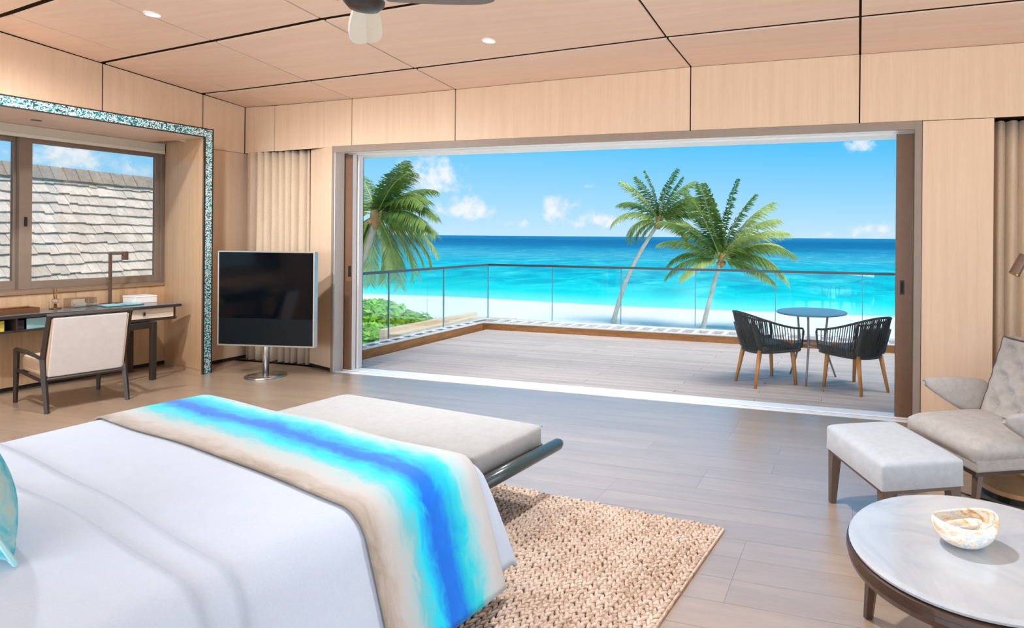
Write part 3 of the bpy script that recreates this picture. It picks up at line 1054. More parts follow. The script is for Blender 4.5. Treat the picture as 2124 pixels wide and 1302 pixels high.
# ================================================================== DESK
desk = thing('writing_desk', 'long dark desk with grey leather top and cream drawer under the window', 'desk', (-7.2, 3.4, 0))
dl = Matrix.Translation((7.2, -3.4, 0))
loc2 = lambda pts: [(x + 7.2, yy - 3.4) for x, yy in pts]
front = [(-6.885, 4.758), (-6.91, 4.60), (-6.95, 4.40), (-7.03, 4.15), (-7.12, 3.95), (-7.18, 3.80), (-7.21, 3.6), (-7.22, 3.40), (-7.22, 1.9)]
poly = front + [(-7.585, 1.9), (-7.585, 4.758)]
MB().prism(loc2(poly)[::-1], 0.736, 0.752).build('desk_top', 'leather_top', desk, bevel=0.002)
rim = MB()
inn = [(x - 0.0, yy) for x, yy in front]
for k in range(len(front) - 1):
    a, b = Vector((front[k][0] + 7.2, front[k][1] - 3.4, 0)), Vector((front[k + 1][0] + 7.2, front[k + 1][1] - 3.4, 0))
    n = Vector((0.012, 0, 0))
    rim.hexa([a + Vector((0, 0, 0.722)), b + Vector((0, 0, 0.722)), b + n + Vector((0, 0, 0.722)), a + n + Vector((0, 0, 0.722))],
             [a + Vector((0, 0, 0.749)), b + Vector((0, 0, 0.749)), b + n + Vector((0, 0, 0.749)), a + n + Vector((0, 0, 0.749))])
rim.build('edge_band', 'dark_wood', desk)
low = [(x - 0.03, yy - (0.02 if yy > 4.7 else 0)) for x, yy in front]
lowp = low + [(-7.575, 1.9), (-7.575, 4.738)]
MB().prism(loc2(lowp)[::-1], 0.592, 0.612).build('lower_board', 'dark_wood', desk, bevel=0.002)
MB().prism(loc2([(-6.93, 4.735), (-6.93, 4.715), (-7.575, 4.715), (-7.575, 4.735)])[::-1], 0.612, 0.736).build('end_panel', 'dark_wood', desk)
MB().prism(loc2([(-7.03, 4.10), (-7.05, 4.08), (-7.575, 4.08), (-7.575, 4.10)])[::-1], 0.612, 0.736).build('divider', 'dark_wood', desk)
MB().prism(loc2([(-7.21, 3.60), (-7.21, 3.585), (-7.575, 3.585), (-7.575, 3.60)])[::-1], 0.612, 0.736).build('divider', 'dark_wood', desk)
bx('back_panel', (-7.585 + 7.2, 1.9 - 3.4, 0.612), (-7.57 + 7.2, 4.735 - 3.4, 0.736), 'groove_dark', desk)
dr = MB().hexa([Vector(p) for p in ((-6.925 + 7.2, 4.712 - 3.4, 0.618), (-7.04 + 7.2, 4.105 - 3.4, 0.618), (-7.4 + 7.2, 4.105 - 3.4, 0.618), (-7.4 + 7.2, 4.712 - 3.4, 0.618))],
               [Vector(p) for p in ((-6.925 + 7.2, 4.712 - 3.4, 0.728), (-7.04 + 7.2, 4.105 - 3.4, 0.728), (-7.4 + 7.2, 4.105 - 3.4, 0.728), (-7.4 + 7.2, 4.712 - 3.4, 0.728))]).build('drawer', 'drawer_cream', desk, bevel=0.002)
MB().lathe([(0.004, 0.0), (0.008, 0.012), (0.020, 0.018), (0.020, 0.022), (0.012, 0.026)], 16, sx=1.0, sy=0.6).build('knob', 'brass_dark', dr, smooth=True, loc=(-6.972 + 7.2, 4.452 - 3.4, 0.672), rot=(0, R(90), R(0)))
ls = lambda a, b, w: MB().box((a[0] + 7.2 - w / 2, a[1] - 3.4 - w / 2, 0), (a[0] + 7.2 + w / 2, a[1] - 3.4 + w / 2, 0.592)).build('leg', 'dark_wood', desk, bevel=0.004)
ls((-6.885, 4.49), 0, 0.045)
ls((-7.49, 4.66), 0, 0.045)
ls((-7.27, 2.2), 0, 0.045)
ls((-7.53, 2.2), 0, 0.045)
bx('apron', (-6.905 + 7.2, 4.05 - 3.4, 0.53), (-6.878 + 7.2, 4.47 - 3.4, 0.59), 'dark_wood', desk)
bx('apron', (-7.47 + 7.2, 4.50 - 3.4, 0.54), (-6.91 + 7.2, 4.53 - 3.4, 0.59), 'dark_wood', desk)

# things in the open compartment
c = bx('teal_folder', (-0.01, -0.08, 0), (0.0, 0.075, 0.095), 'pale_teal', None, 0.001)
c.location = (-7.245, 3.76, 0.6125)
tag(c, 'pale teal card folder standing inside the desk compartment', 'folder')
c = bx('dark_book', (-0.2, -0.026, 0), (0.0, 0.024, 0.085), 'book_grey', None, 0.003)
c.location = (-7.26, 3.645, 0.6125)
tag(c, 'dark grey box file inside the desk compartment', 'file')
c = bx('yellow_card', (-0.006, -0.05, 0), (0.0, 0.05, 0.095), 'yellow_card', None, 0.001)
c.location = (-7.245, 3.475, 0.6125)
tag(c, 'yellow printed card standing inside the desk compartment', 'card')

DZ = 0.7525
# desk lamp: flat base, slim post, arm, small cylinder head
lamp = thing('desk_lamp', 'slim dark desk lamp with small rectangular head', 'lamp', (-7.45, 4.45, DZ), R(8))
bx('base', (-0.05, -0.07, 0), (0.05, 0.07, 0.012), 'dark_wood', lamp, 0.003)
bx('post', (-0.011, -0.011, 0.012), (0.011, 0.011, 0.53), 'walnut', lamp, 0.002)
bx('arm', (-0.008, 0.011, 0.512), (0.008, 0.125, 0.528), 'walnut', lamp, 0.002)
bx('head', (-0.02, 0.125, 0.455), (0.02, 0.168, 0.545), 'walnut', lamp, 0.004)
fo = thing('leather_folder', 'open teal leather folder with pale pages on the desk', 'folder', (-7.225, 4.42, DZ), R(-12))
bx('cover', (-0.16, -0.16, 0), (0.10, 0.0, 0.008), 'teal_cover', fo, 0.002)
bx('cover', (-0.16, 0.004, 0), (0.10, 0.15, 0.008), 'teal_cover', fo, 0.002)
bx('page', (-0.14, -0.145, 0.008), (0.08, -0.01, 0.012), 'pale_teal', fo)
bx('page', (-0.14, 0.012, 0.008), (0.08, 0.135, 0.012), 'pale_teal', fo)
wbx = thing('white_box', 'white lidded box on the right end of the desk', 'box', (-7.36, 4.72, DZ), R(-6))
bx('body', (-0.11, -0.15, 0), (0.11, 0.05, 0.06), 'paper_white', wbx, 0.003)
bx('lid', (-0.113, -0.153, 0.058), (0.113, 0.053, 0.075), 'paper_white', wbx, 0.004)
wbx.location = (-7.37, 4.73, DZ)
gb = thing('glass_box', 'clear glass box holding folded cards on the desk', 'box', (-7.46, 4.20, DZ))
for lo_, hi_ in (((-0.07, -0.10, 0), (0.07, 0.10, 0.004)), ((-0.07, -0.10, 0.004), (-0.066, 0.10, 0.09)), ((0.066, -0.10, 0.004), (0.07, 0.10, 0.09)), ((-0.066, -0.10, 0.004), (0.066, -0.096, 0.09)), ((-0.066, 0.096, 0.004), (0.066, 0.10, 0.09))):
    bx('pane', lo_, hi_, 'lamp_crystal', gb)
cd = bx('card', (-0.045, -0.05, 0), (-0.041, 0.06, 0.07), 'drawer_cream', None)
cd.location = (-7.46, 4.20, DZ + 0.0045)
tag(cd, 'cream folded card inside the glass box', 'card')
cd2 = bx('card', (0.0, -0.06, 0), (0.03, 0.03, 0.035), 'paper_white', None)
cd2.location = (-7.46, 4.20, DZ + 0.0045)
tag(cd2, 'small white card stack inside the glass box', 'card')
ph = thing('pen_stand', 'brass pen stand with a clear crystal ball and two pens', 'stationery', (-7.46, 4.00, DZ))
MB().lathe([(0.045, 0.0), (0.045, 0.006), (0.014, 0.014), (0.010, 0.05)], 20).build('base', 'brass', ph, smooth=True)
MB().lathe([(0.006, 0.05), (0.022, 0.058), (0.028, 0.078), (0.022, 0.098), (0.006, 0.106)], 20).build('crystal_ball', 'lamp_crystal', ph, smooth=True)
for dy in (-0.016, 0.014):
    MB().tube([(0, dy * 0.5, 0.10), (0, dy, 0.20)], 0.005, 8).build('pen', 'brass', ph)
ty = thing('wooden_tray', 'brown wooden tray with pencils on the left of the desk', 'tray', (-7.42, 3.50, DZ))
bx('bottom', (-0.12, -0.35, 0), (0.12, 0.30, 0.008), 'tray_wood', ty)
for lo_, hi_ in (((-0.12, -0.35, 0.008), (-0.11, 0.30, 0.045)), ((0.11, -0.35, 0.008), (0.12, 0.30, 0.045)), ((-0.11, -0.35, 0.008), (0.11, -0.34, 0.045)), ((-0.11, 0.29, 0.008), (0.11, 0.30, 0.045))):
    bx('rim', lo_, hi_, 'tray_wood', ty)
pn = MB().tube([(-7.40, 3.35, DZ + 0.052), (-7.42, 3.78, DZ + 0.052)], 0.006, 8).build('pencil', 'curb_wood')
tag(pn, 'thin wooden pencil lying across the tray', 'pencil')

# ================================================================== DESK CHAIR
dc = thing('desk_chair', 'low dark framed chair with cream upholstered back at the desk', 'chair', (-6.685, 3.715, 0), R(77))
# local +y faces the desk
for sx in (-1, 1):
    # rear leg + back post in one bent bar
    x = 0.262 * sx
    MB().tube([(x, -0.36, 0.0), (x, -0.30, 0.24), (x, -0.265, 0.44)], [0.017, 0.021, 0.024], 4).build('leg', 'dark_wood', dc)
    MB().tube([(x, -0.265, 0.44), (x, -0.33, 0.62), (x, -0.405, 0.81)], [0.024, 0.021, 0.018], 4).build('back_post', 'dark_wood', dc)
    MB().tube([(x * 1.06, 0.34, 0.0), (x * 1.06, 0.325, 0.24), (x * 1.06, 0.315, 0.465)], [0.015, 0.019, 0.022], 4).build('leg', 'dark_wood', dc)
    MB().tube([(x * 1.06, 0.335, 0.465), (x * 1.06, 0.10, 0.47), (x * 1.03, -0.10, 0.455), (x, -0.275, 0.43)], [0.022, 0.02, 0.019, 0.02], 4).build('armrest', 'dark_wood', dc)
    MB().tube([(x * 1.05, 0.32, 0.29), (x, -0.30, 0.25)], [0.017, 0.017], 4).build('side_rail', 'dark_wood', dc)
MB().tube([(-0.28, -0.40, 0.808), (0.28, -0.40, 0.808)], 0.02, 4).build('top_rail', 'dark_wood', dc)
MB().tube([(-0.26, -0.29, 0.27), (0.26, -0.29, 0.27)], 0.018, 4).build('rear_rail', 'dark_wood', dc)
MB().tube([(-0.26, 0.31, 0.27), (0.26, 0.31, 0.27)], 0.016, 4).build('front_rail', 'dark_wood', dc)
bk = MB().hexa([Vector(p) for p in ((-0.245, -0.30, 0.285), (0.245, -0.30, 0.285), (0.245, -0.19, 0.30), (-0.245, -0.19, 0.30))],
               [Vector(p) for p in ((-0.245, -0.415, 0.79), (0.245, -0.415, 0.79), (0.245, -0.345, 0.795), (-0.245, -0.345, 0.795))])
bk.build('backrest', 'chair_cream', dc, bevel=0.012, segs=3)
MB().box((-0.245, -0.20, 0.275), (0.245, 0.32, 0.42)).build('seat', 'chair_tan', dc, bevel=0.03, segs=3)
for sx in (-1, 1):
    MB().hexa([Vector(p) for p in ((sx * 0.247 - 0.003, -0.298, 0.30), (sx * 0.247 + 0.003, -0.298, 0.30), (sx * 0.247 + 0.003, -0.19, 0.31), (sx * 0.247 - 0.003, -0.19, 0.31))],
              [Vector(p) for p in ((sx * 0.247 - 0.003, -0.41, 0.78), (sx * 0.247 + 0.003, -0.41, 0.78), (sx * 0.247 + 0.003, -0.345, 0.785), (sx * 0.247 - 0.003, -0.345, 0.785))]).build('side_panel', 'chair_tan', dc)

# ================================================================== TELEVISION
tv = thing('television', 'black flat television on a round steel floor stand', 'television', (-5.935, 4.888, 0), R(-170))
MB().lathe([(0.188, 0.0), (0.192, 0.006), (0.188, 0.018), (0.10, 0.026), (0.034, 0.034)], 48, c=(0, -0.074)).build('base', 'steel', tv, smooth=True)
MB().lathe([(0.030, 0.03), (0.030, 0.60)], 20, c=(0, -0.074)).build('pole', 'steel', tv, smooth=True)
bx('bracket', (-0.12, -0.105, 0.36), (0.12, -0.035, 0.70), 'black_plastic', tv)
bx('cabinet', (-0.595, -0.038, 0.338), (0.475, 0.004, 1.308), 'black_plastic', tv, 0.004)
fr = thing('bezel', None, None)
fr.parent = tv
for lo_, hi_ in (((-0.605, -0.042, 0.330), (0.485, 0.014, 0.345)), ((-0.605, -0.042, 1.302), (0.485, 0.014, 1.316)), ((-0.605, -0.042, 0.345), (-0.592, 0.014, 1.302)), ((0.472, -0.042, 0.345), (0.485, 0.014, 1.302))):
    bx('edge', lo_, hi_, 'silver', fr, 0.002)
bx('screen', (-0.592, 0.004, 0.62), (0.472, 0.009, 1.302), 'tv_screen', tv)
bx('speaker_panel', (-0.592, 0.004, 0.345), (0.472, 0.0095, 0.617), 'tv_speaker', tv)

# ================================================================== BED
bed = thing('bed', 'wide white made bed with layered duvet', 'bed', (0, 0, 0))
BW = 2.07
FL, FR = Vector((-3.50, 2.60, 0)), Vector((-1.455, 2.20, 0))
HL, HR = Vector((-3.66, 0.42, 0)), Vector((-1.58, 0.02, 0))
BTOP, BR_ = 0.60, 0.13


def edge_profile(a, width, r=BR_, phi=R(69)):
    """arc length a across a slab of given width -> (offset, drop)"""
    def one(b):
        if b <= 0:
            return b, 0.0
        if b <= r * phi:
            th = b / r
            return r * math.sin(th), r * (1 - math.cos(th))
        e = b - r * phi
        return r * math.sin(phi) + e * math.cos(phi), r * (1 - math.cos(phi)) + e * math.sin(phi)
    if a > width - r:
        q, d = one(a - (width - r))
        return width - r + q, d
    if a < r:
        q, d = one(r - a)
        return r - q, d
    return a, 0.0


def bed_surf(a, b, off=0.0):
    """a: arc length across from the left edge, b: distance from the foot towards the head (negative hangs over the foot)"""
    x, d1_ = edge_profile(a, BW)
    if b < BR_:
        q, d2_ = edge_profile(b, 10.0)
        yb = q
    else:
        yb, d2_ = b, 0.0
    d = (d1_ ** 3 + d2_ ** 3) ** (1 / 3) if d1_ > 0 and d2_ > 0 else d1_ + d2_
    t = x / BW
    foot = FL.lerp(FR, t)
    head = HL.lerp(HR, t)
    p = foot + (head - foot).normalized() * yb
    crown = 0.022 * math.sin(math.pi * min(1, max(0, t))) * min(1, max(0, b / 0.4))
    wave = 0.006 * math.sin(7 * a + 2.0 * b) * math.sin(3.1 * b + a)
    hang = min(1.0, d1_ / 0.3)
    p = p + Vector((0.010 * hang * math.sin(9 * b + 1.0), 0, 0))
    return Vector((p.x, p.y, BTOP - d + crown + wave))


def bed_cloth(name, a0, a1, b0f, b1f, off, m, nu=90, nv=60, uv=False, parent=None, solid=0.008):
    def fn(u, v):
        a = lerp(a0, a1, u)
        b = lerp(b0f(u), b1f(u), v)
        p = bed_surf(a, b)
        if off:
            e = 0.01
            n = (bed_surf(a + e, b) - bed_surf(a - e, b)).cross(bed_surf(a, b + e) - bed_surf(a, b - e))
            n = -n.normalized() if n.z > 0 or True else n
            if n.z < -0.2:
                n = -n
            c_ = BW / 2
            if abs(n.z) <= 0.25:
                out = Vector((math.copysign(1, a - c_), 0, 0))
                if n.dot(out) < 0:
                    n = -n
            p = p + n * off
        return tuple(p)
    o = MB().grid(fn, nu, nv).build(name, m, parent, smooth=True, solid=solid)
    o.modifiers['thickness'].offset = 0
    if uv:
        ul = o.data.uv_layers.new(name='UVMap')
        n1 = nu + 1
        for lp in o.data.loops:
            i, j = lp.vertex_index % n1, lp.vertex_index // n1
            ul.data[lp.index].uv = (lerp(a0, a1, i / nu), j / nv)
    return o


bed_cloth('duvet', -0.40, BW + 0.385, lambda u: -0.24, lambda u: 2.05, 0.0, 'linen_white', 100, 90, parent=bed, solid=0.012)
bed_cloth('duvet_fold', -0.39, BW + 0.375, lambda u: lerp(0.90, 1.01, u), lambda u: 2.05, 0.011, 'linen_white', 90, 40, parent=bed, solid=0.008)
bed_cloth('sheet_fold', -0.38, BW + 0.365, lambda u: lerp(1.03, 1.12, u) + 0.015 * math.sin(6 * u), lambda u: 2.05, 0.021, 'linen_white', 90, 40, parent=bed, solid=0.008)
ctr = [FL.lerp(FR, 0.06), FL.lerp(FR, 0.94), HL.lerp(HR, 0.94), HL.lerp(HR, 0.06)]
ins = lambda z, k: [p + (sum(ctr, Vector()) / 4 - p).normalized() * k + Vector((0, 0, z)) for p in ctr]
MB().hexa(ins(0.33, 0.10), ins(0.55, 0.10)).build('mattress', 'linen_white', bed, bevel=0.03, segs=3)
MB().hexa(ins(0.036, 0.16), ins(0.33, 0.16)).build('bed_base', 'espresso', bed)
th = bed_cloth('bed_throw', -0.30, BW + 0.44, lambda u: lerp(0.56, 0.62, u), lambda u: lerp(0.0, 0.075, u), 0.017, 'ombre_throw', 110, 60, uv=True, solid=0.008)
tag(th, 'turquoise and blue ombre throw across the foot of the bed', 'throw')

# cushion at the left edge of the picture
cs = thing('throw_cushion', 'teal patterned cushion lying on the white bed', 'cushion', (-2.33, 1.00, 0.655), R(-14))


def pill(u, v, s=1):
    x, z = (u - 0.5) * 2, (v - 0.5) * 2
    puff = 0.105 * (1 - abs(x) ** 2.4) ** 0.6 * (1 - abs(z) ** 2.4) ** 0.6
    k = 1 - 0.06 * (1 - x * x) * abs(z) ** 3 - 0.06 * (1 - z * z) * abs(x) ** 3
    return x * 0.25 * k, s * puff, z * 0.25 * k


pm = MB()
for s in (1, -1):
    pm.grid(lambda u, v: pill(u, v, s), 24, 24)
pm.build('cover', 'teal_cushion', cs, smooth=True, loc=(0, 0, 0.222), rot=(R(22), 0, 0))
MB().tube([Vector(pill(u, v, 0)) for u, v in [(k / 24, 0) for k in range(25)] + [(1, k / 24) for k in range(1, 25)] + [(1 - k / 24, 1) for k in range(1, 25)] + [(0, 1 - k / 24) for k in range(1, 25)]], 0.006, 6).build('piping', 'pale_teal', cs, loc=(0, 0, 0.222), rot=(R(22), 0, 0))

# ================================================================== BENCH at the foot of the bed
bn = thing('foot_bench', 'long low bench with dark rounded end rails at the bed foot', 'bench', (-2.52, 2.95, 0), R(-7.5))
MB().box((-0.86, -0.30, 0.285), (0.815, 0.27, 0.325)).build('platform', 'dark_wood', bn, bevel=0.006)
for sx in (-1, 1):
    MB().tube([(sx * 0.848, -0.40, 0.305), (sx * 0.848, 0.0, 0.31), (sx * 0.848, 0.335, 0.312), (sx * 0.848, 0.36, 0.312)], [0.034, 0.036, 0.034, 0.024], 12).build('end_rail', 'bench_rail', bn, smooth=True)
    for yy in (-0.24, 0.22):
        taper_leg((sx * 0.40, yy, 0.286), (sx * 0.42, yy, 0.026), 0.05, 0.032).build('leg', 'dark_wood', bn)
bc = thing('bench_cushion', 'pale linen seat cushion on the foot bench', 'cushion', (-2.52, 2.95, 0.3255), R(-7.5))


def cush(name, lx0, lx1, ly0, ly1, h, m, parent, puff=0.02, nseg=16, bev=0.03):
    def top(u, v):
        x, yv = lerp(lx0, lx1, u), lerp(ly0, ly1, v)
        e = (1 - abs(2 * u - 1) ** 6) * (1 - abs(2 * v - 1) ** 6)
        return (x, yv, h - puff + puff * e ** 0.5)
    mb = MB()
    mb.grid(top, nseg * 2, nseg)
    mb.grid(lambda u, v: (lerp(lx0, lx1, v), lerp(ly0, ly1, u), 0.0), 1, 1)
    n = nseg * 2
    for side in range(4):
        def fn(u, v, side=side):
            if side == 0:
                p = top(u, 0)
                o_ = (0, -1)
            elif side == 1:
                p = top(1, u)
                o_ = (1, 0)
            elif side == 2:
                p = top(1 - u, 1)
                o_ = (0, 1)
            else:
                p = top(0, 1 - u)
                o_ = (-1, 0)
            b = 0.35 * puff * math.sin(math.pi * v) * (1 - abs(2 * u - 1) ** 6)
            return (p[0] + o_[0] * b, p[1] + o_[1] * b, p[2] * v)
        mb.grid(fn, n if side % 2 == 0 else nseg, 6)
    o = mb.build(name, m, parent, smooth=True)
    md = o.modifiers.new('weld', 'WELD')
    md.merge_threshold = 0.0005
    md = o.modifiers.new('sub', 'SUBSURF')
    md.levels = md.render_levels = 1
    return o


cush('cushion_body', -0.82, 0.79, -0.285, 0.275, 0.125, 'bench_cloth', bc, 0.022)
MB().tube([(-0.815, 0.275, 0.098), (0.785, 0.275, 0.098)], 0.004, 6).build('piping', 'bench_cloth', bc)

# ================================================================== RUG of chunky woven jute
rug = thing('rug', 'chunky woven natural jute rug beside the bed', 'rug', (-0.655, 3.09, 0), R(-5.5))
RX, RY = -3.2, -2.75
MB().box((RX, RY, 0.0), (0, 0, 0.010)).build('backing', 'jute_dark', rug)


def stitch_field():
    rnd = random.Random(11)
    verts, faces = [], []
    rings, seg = (-0.92, -0.45, 0.25, 0.9), 6
    def stitch(cx, cy, ang, L, w, h):
        o = len(verts)
        ca, sa = math.cos(ang), math.sin(ang)
        for t in rings:
            k = math.sqrt(max(0.0, 1 - t * t)) + 0.05
            for q in range(seg):
                a = 2 * math.pi * q / seg
                lx, ly, lz = w * k * math.cos(a), t * L, h * k * math.sin(a) + 0.012
                verts.append((cx + lx * ca - ly * sa, cy + lx * sa + ly * ca, max(0.0, lz)))
        for i in range(len(rings) - 1):
            for q in range(seg):
                faces.append((o + i * seg + q, o + i * seg + (q + 1) % seg, o + (i + 1) * seg + (q + 1) % seg, o + (i + 1) * seg + q))
        faces.append(tuple(o + (len(rings) - 1) * seg + q for q in range(seg)))
        faces.append(tuple(o + q for q in range(seg - 1, -1, -1)))
    pitch, step = 0.040, 0.036
    nrow = int(-RX / pitch)
    for i in range(nrow):
        x = -(i + 0.5) * pitch
        ny = int(-RY / step)
        ph_ = rnd.random() * step
        for j in range(ny):
            yv = -(j + 0.5) * step - ph_ * 0.5
            if x < -1.7 and yv < -0.95:
                continue
            jit = rnd.uniform(-0.004, 0.004)
            stitch(x - 0.0095 + jit * 0.5, yv + jit, R(26 + rnd.uniform(-8, 8)), 0.026, 0.0105, 0.012 * rnd.uniform(0.8, 1.15))
            stitch(x + 0.0095 + jit * 0.5, yv + jit + 0.012, R(-26 + rnd.uniform(-8, 8)), 0.026, 0.0105, 0.012 * rnd.uniform(0.8, 1.15))
    return verts, faces


v_, f_ = stitch_field()
wv = MB().add(v_, f_).build('weave', 'jute', rug, smooth=True)
tag(wv, kind='stuff')
bx('edge_binding', (0.0, RY, 0.0), (0.012, 0.0, 0.016), 'jute', rug, 0.004)

# ================================================================== OTTOMAN
ot = thing('ottoman', 'pale grey upholstered footstool with dark tapered legs', 'ottoman', (0.165, 3.44, 0), R(-63))
cush('seat_pad', -0.315, 0.315, -0.215, 0.215, 0.145, 'ottoman_cloth', ot, 0.02).location = (0, 0, 0.305)
bx('frame_rail', (-0.305, -0.205, 0.285), (0.305, 0.205, 0.308), 'walnut', ot)
for sx in (-1, 1):
    for sy in (-1, 1):
        taper_leg((sx * 0.275, sy * 0.178, 0.29), (sx * 0.285, sy * 0.188, 0.0), 0.058, 0.034).build('leg', 'walnut', ot, bevel=0.003)

# ================================================================== TUFTED ARMCHAIR
ac = thing('armchair', 'grey tufted wing arm lounge chair with walnut legs', 'armchair', (0.74, 3.99, 0), R(120))
# local +y is the front
cush('seat_cushion', -0.30, 0.30, -0.20, 0.34, 0.115, 'arm_cloth', ac, 0.045).location = (0, 0, 0.325)
bxm = MB().hexa([Vector(p) for p in ((-0.29, -0.26, 0.245), (0.29, -0.26, 0.245), (0.305, 0.335, 0.265), (-0.305, 0.335, 0.265))],
                [Vector(p) for p in ((-0.29, -0.26, 0.32), (0.29, -0.26, 0.32), (0.305, 0.335, 0.335), (-0.305, 0.335, 0.335))])
bxm.build('seat_base', 'arm_cloth', ac, bevel=0.015, segs=3)
MB().hexa([Vector(p) for p in ((-0.27, -0.25, 0.225), (0.27, -0.25, 0.225), (0.285, 0.32, 0.24), (-0.285, 0.32, 0.24))],
          [Vector(p) for p in ((-0.27, -0.25, 0.25), (0.27, -0.25, 0.25), (0.285, 0.32, 0.268), (-0.285, 0.32, 0.268))]).build('seat_rail', 'espresso', ac)
btn = []
for r_ in range(5):
    nn = 3 if r_ % 2 == 0 else 2
    for k in range(nn):
        btn.append(((k - (nn - 1) / 2) * 0.17, 0.48 + r_ * 0.080))


def back_pt(x, z, front=1):
    """surface of the reclined back"""
    t = (z - 0.36) / 0.56
    wtop = lerp(0.295, 0.275, t)
    y0 = -0.17 - 0.19 * t
    nx = x / wtop
    puff = 0.05 * (1 - abs(nx) ** 4)
    for bxx, bz in btn:
        d2 = ((x - bxx) / 0.05) ** 2 + ((z - bz) / 0.045) ** 2
        puff -= 0.052 * math.exp(-d2 * 1.2)
    # diagonal pleats between the buttons
    puff += 0.006 * math.cos(2 * math.pi * (x / 0.17 + (z - 0.5) / 0.176)) * math.cos(2 * math.pi * (x / 0.17 - (z - 0.5) / 0.176)) if z > 0.47 else 0
    return y0 + (puff if front else -0.07)


def back_grid(u, v):
    z = lerp(0.36, 0.88, v)
    t = (z - 0.36) / 0.56
    w = lerp(0.295, 0.275, t)
    x = (2 * u - 1) * w
    return (x, back_pt(x, z), z)


bmb = MB()
bmb.grid(back_grid, 44, 48)
bmb.grid(lambda u, v: (back_grid(1 - u, v)[0], back_pt(0, back_grid(u, v)[2], 0), back_grid(u, v)[2]), 10, 10)
bmb.grid(lambda u, v: (back_grid(0, v)[0], lerp(back_grid(0, v)[1], back_pt(0, back_grid(0, v)[2], 0), u), back_grid(0, v)[2]), 4, 20)
bmb.grid(lambda u, v: (back_grid(1, v)[0], lerp(back_pt(0, back_grid(1, v)[2], 0), back_grid(1, v)[1], u), back_grid(1, v)[2]), 4, 20)
bmb.grid(lambda u, v: (back_grid(u, 1)[0], lerp(back_grid(u, 1)[1], back_pt(0, 0.88, 0), v), 0.88), 44, 2)
backrest = bmb.build('backrest', 'arm_cloth', ac, smooth=True)
bb = MB().lathe([(0.004, -0.004), (0.011, -0.002), (0.013, 0.002), (0.010, 0.007), (0.003, 0.009)], 12)
first_b = None
for bxx, bz in btn:
    o = bb.build('button', 'arm_cloth', backrest, smooth=True) if first_b is None else share(first_b)
    first_b = first_b or o
    o.location = (bxx, back_pt(bxx, bz) - 0.002, bz)
    o.rotation_euler = (R(-70), 0, 0)
MB().tube([back_grid(k / 20, 1) for k in range(21)], 0.006, 6).build('piping', 'walnut', ac)
for s in (0, 1):
    MB().tube([back_grid(s, k / 20) for k in range(21)], 0.005, 6).build('piping', 'walnut', ac)


def wing_arm(sx):
    """flared arm: broad at the back, sweeping to a rolled tip in front"""
    prof = []
    N = 16
    for k in range(N + 1):
        t = k / N
        yv = lerp(-0.30, 0.25 if sx < 0 else 0.13, t)
        top = lerp(0.585, 0.585, t) + 0.012 * math.sin(math.pi * t) + 0.015 * t
        bot = lerp(0.33, 0.545, t ** 1.7)
        out = 0.285 + 0.055 * t + 0.02
        if k in (0, N):
            m_ = (top + bot) / 2
            top, bot = lerp(m_, top, 0.55), lerp(m_, bot, 0.55)
            yv += 0.012 if k else -0.012
        prof.append((yv, top, bot, out))
    mb = MB()
    n = 12
    vs, fs = [], []
    for yv_i, (yv, top, bot, out) in enumerate(prof):
        hh = (top - bot) / 2
        cz_ = (top + bot) / 2
        for q in range(n):
            a = 2 * math.pi * q / n
            ca, sa = math.cos(a), math.sin(a)
            ww = 0.034 if 0 < yv_i < N else 0.016
            lean = 0.06 * (sa * hh + (cz_ - 0.40)) / 0.2
            vs.append((sx * (out + lean + ww * math.copysign(abs(ca) ** 0.7, ca)), yv, cz_ + hh * math.copysign(abs(sa) ** 0.7, sa)))
    for i in range(N):
        for q in range(n):
            fs.append((i * n + q, i * n + (q + 1) % n, (i + 1) * n + (q + 1) % n, (i + 1) * n + q))
    fs.append(tuple(range(n)))
    fs.append(tuple(N * n + q for q in range(n - 1, -1, -1)))
    mb.add(vs, fs)
    o = mb.build('arm', 'arm_cloth', ac, smooth=True, subsurf=1)
    return o


wing_arm(-1)
wing_arm(1)
for sx in (-1, 1):
    MB().tube([(sx * 0.25, 0.28, 0.245), (sx * 0.27, 0.32, 0.0)], [0.030, 0.017], 6).build('leg', 'walnut', ac)
    MB().tube([(sx * 0.24, -0.22, 0.235), (sx * 0.26, -0.36, 0.0)], [0.028, 0.016], 6).build('leg', 'walnut', ac)
bx('stretcher', (-0.25, -0.30, 0.10), (0.25, -0.27, 0.125), 'espresso', ac)

# low round wooden plinths standing behind and under the chair
for (x, yy, r_, h_, lb) in ((0.47, 4.46, 0.20, 0.075, 'round light wood plinth with black foot behind the ottoman'), (0.93, 4.07, 0.24, 0.07, 'larger round light wood plinth partly under the armchair')):
    t = thing('round_plinth', lb, 'plinth', (x, yy, 0), group='round wooden plinths')
    MB().lathe([(r_ * 0.9, 0.0), (r_ * 0.9, h_ - 0.028)], 40).build('foot', 'black_plastic', t)
    MB().lathe([(r_ * 0.98, h_ - 0.028), (r_, h_ - 0.022), (r_, h_ - 0.004), (r_ * 0.985, h_)], 40).build('top', 'plinth_wood', t)
cord = MB().tube([(0.42, 4.16, 0.004), (0.52, 4.05, 0.004), (0.62, 3.95, 0.004), (0.80, 3.85, 0.004)], 0.004, 6).build('power_cord', 'black_plastic')
tag(cord, 'thin black power cord on the floor under the armchair', 'cord')

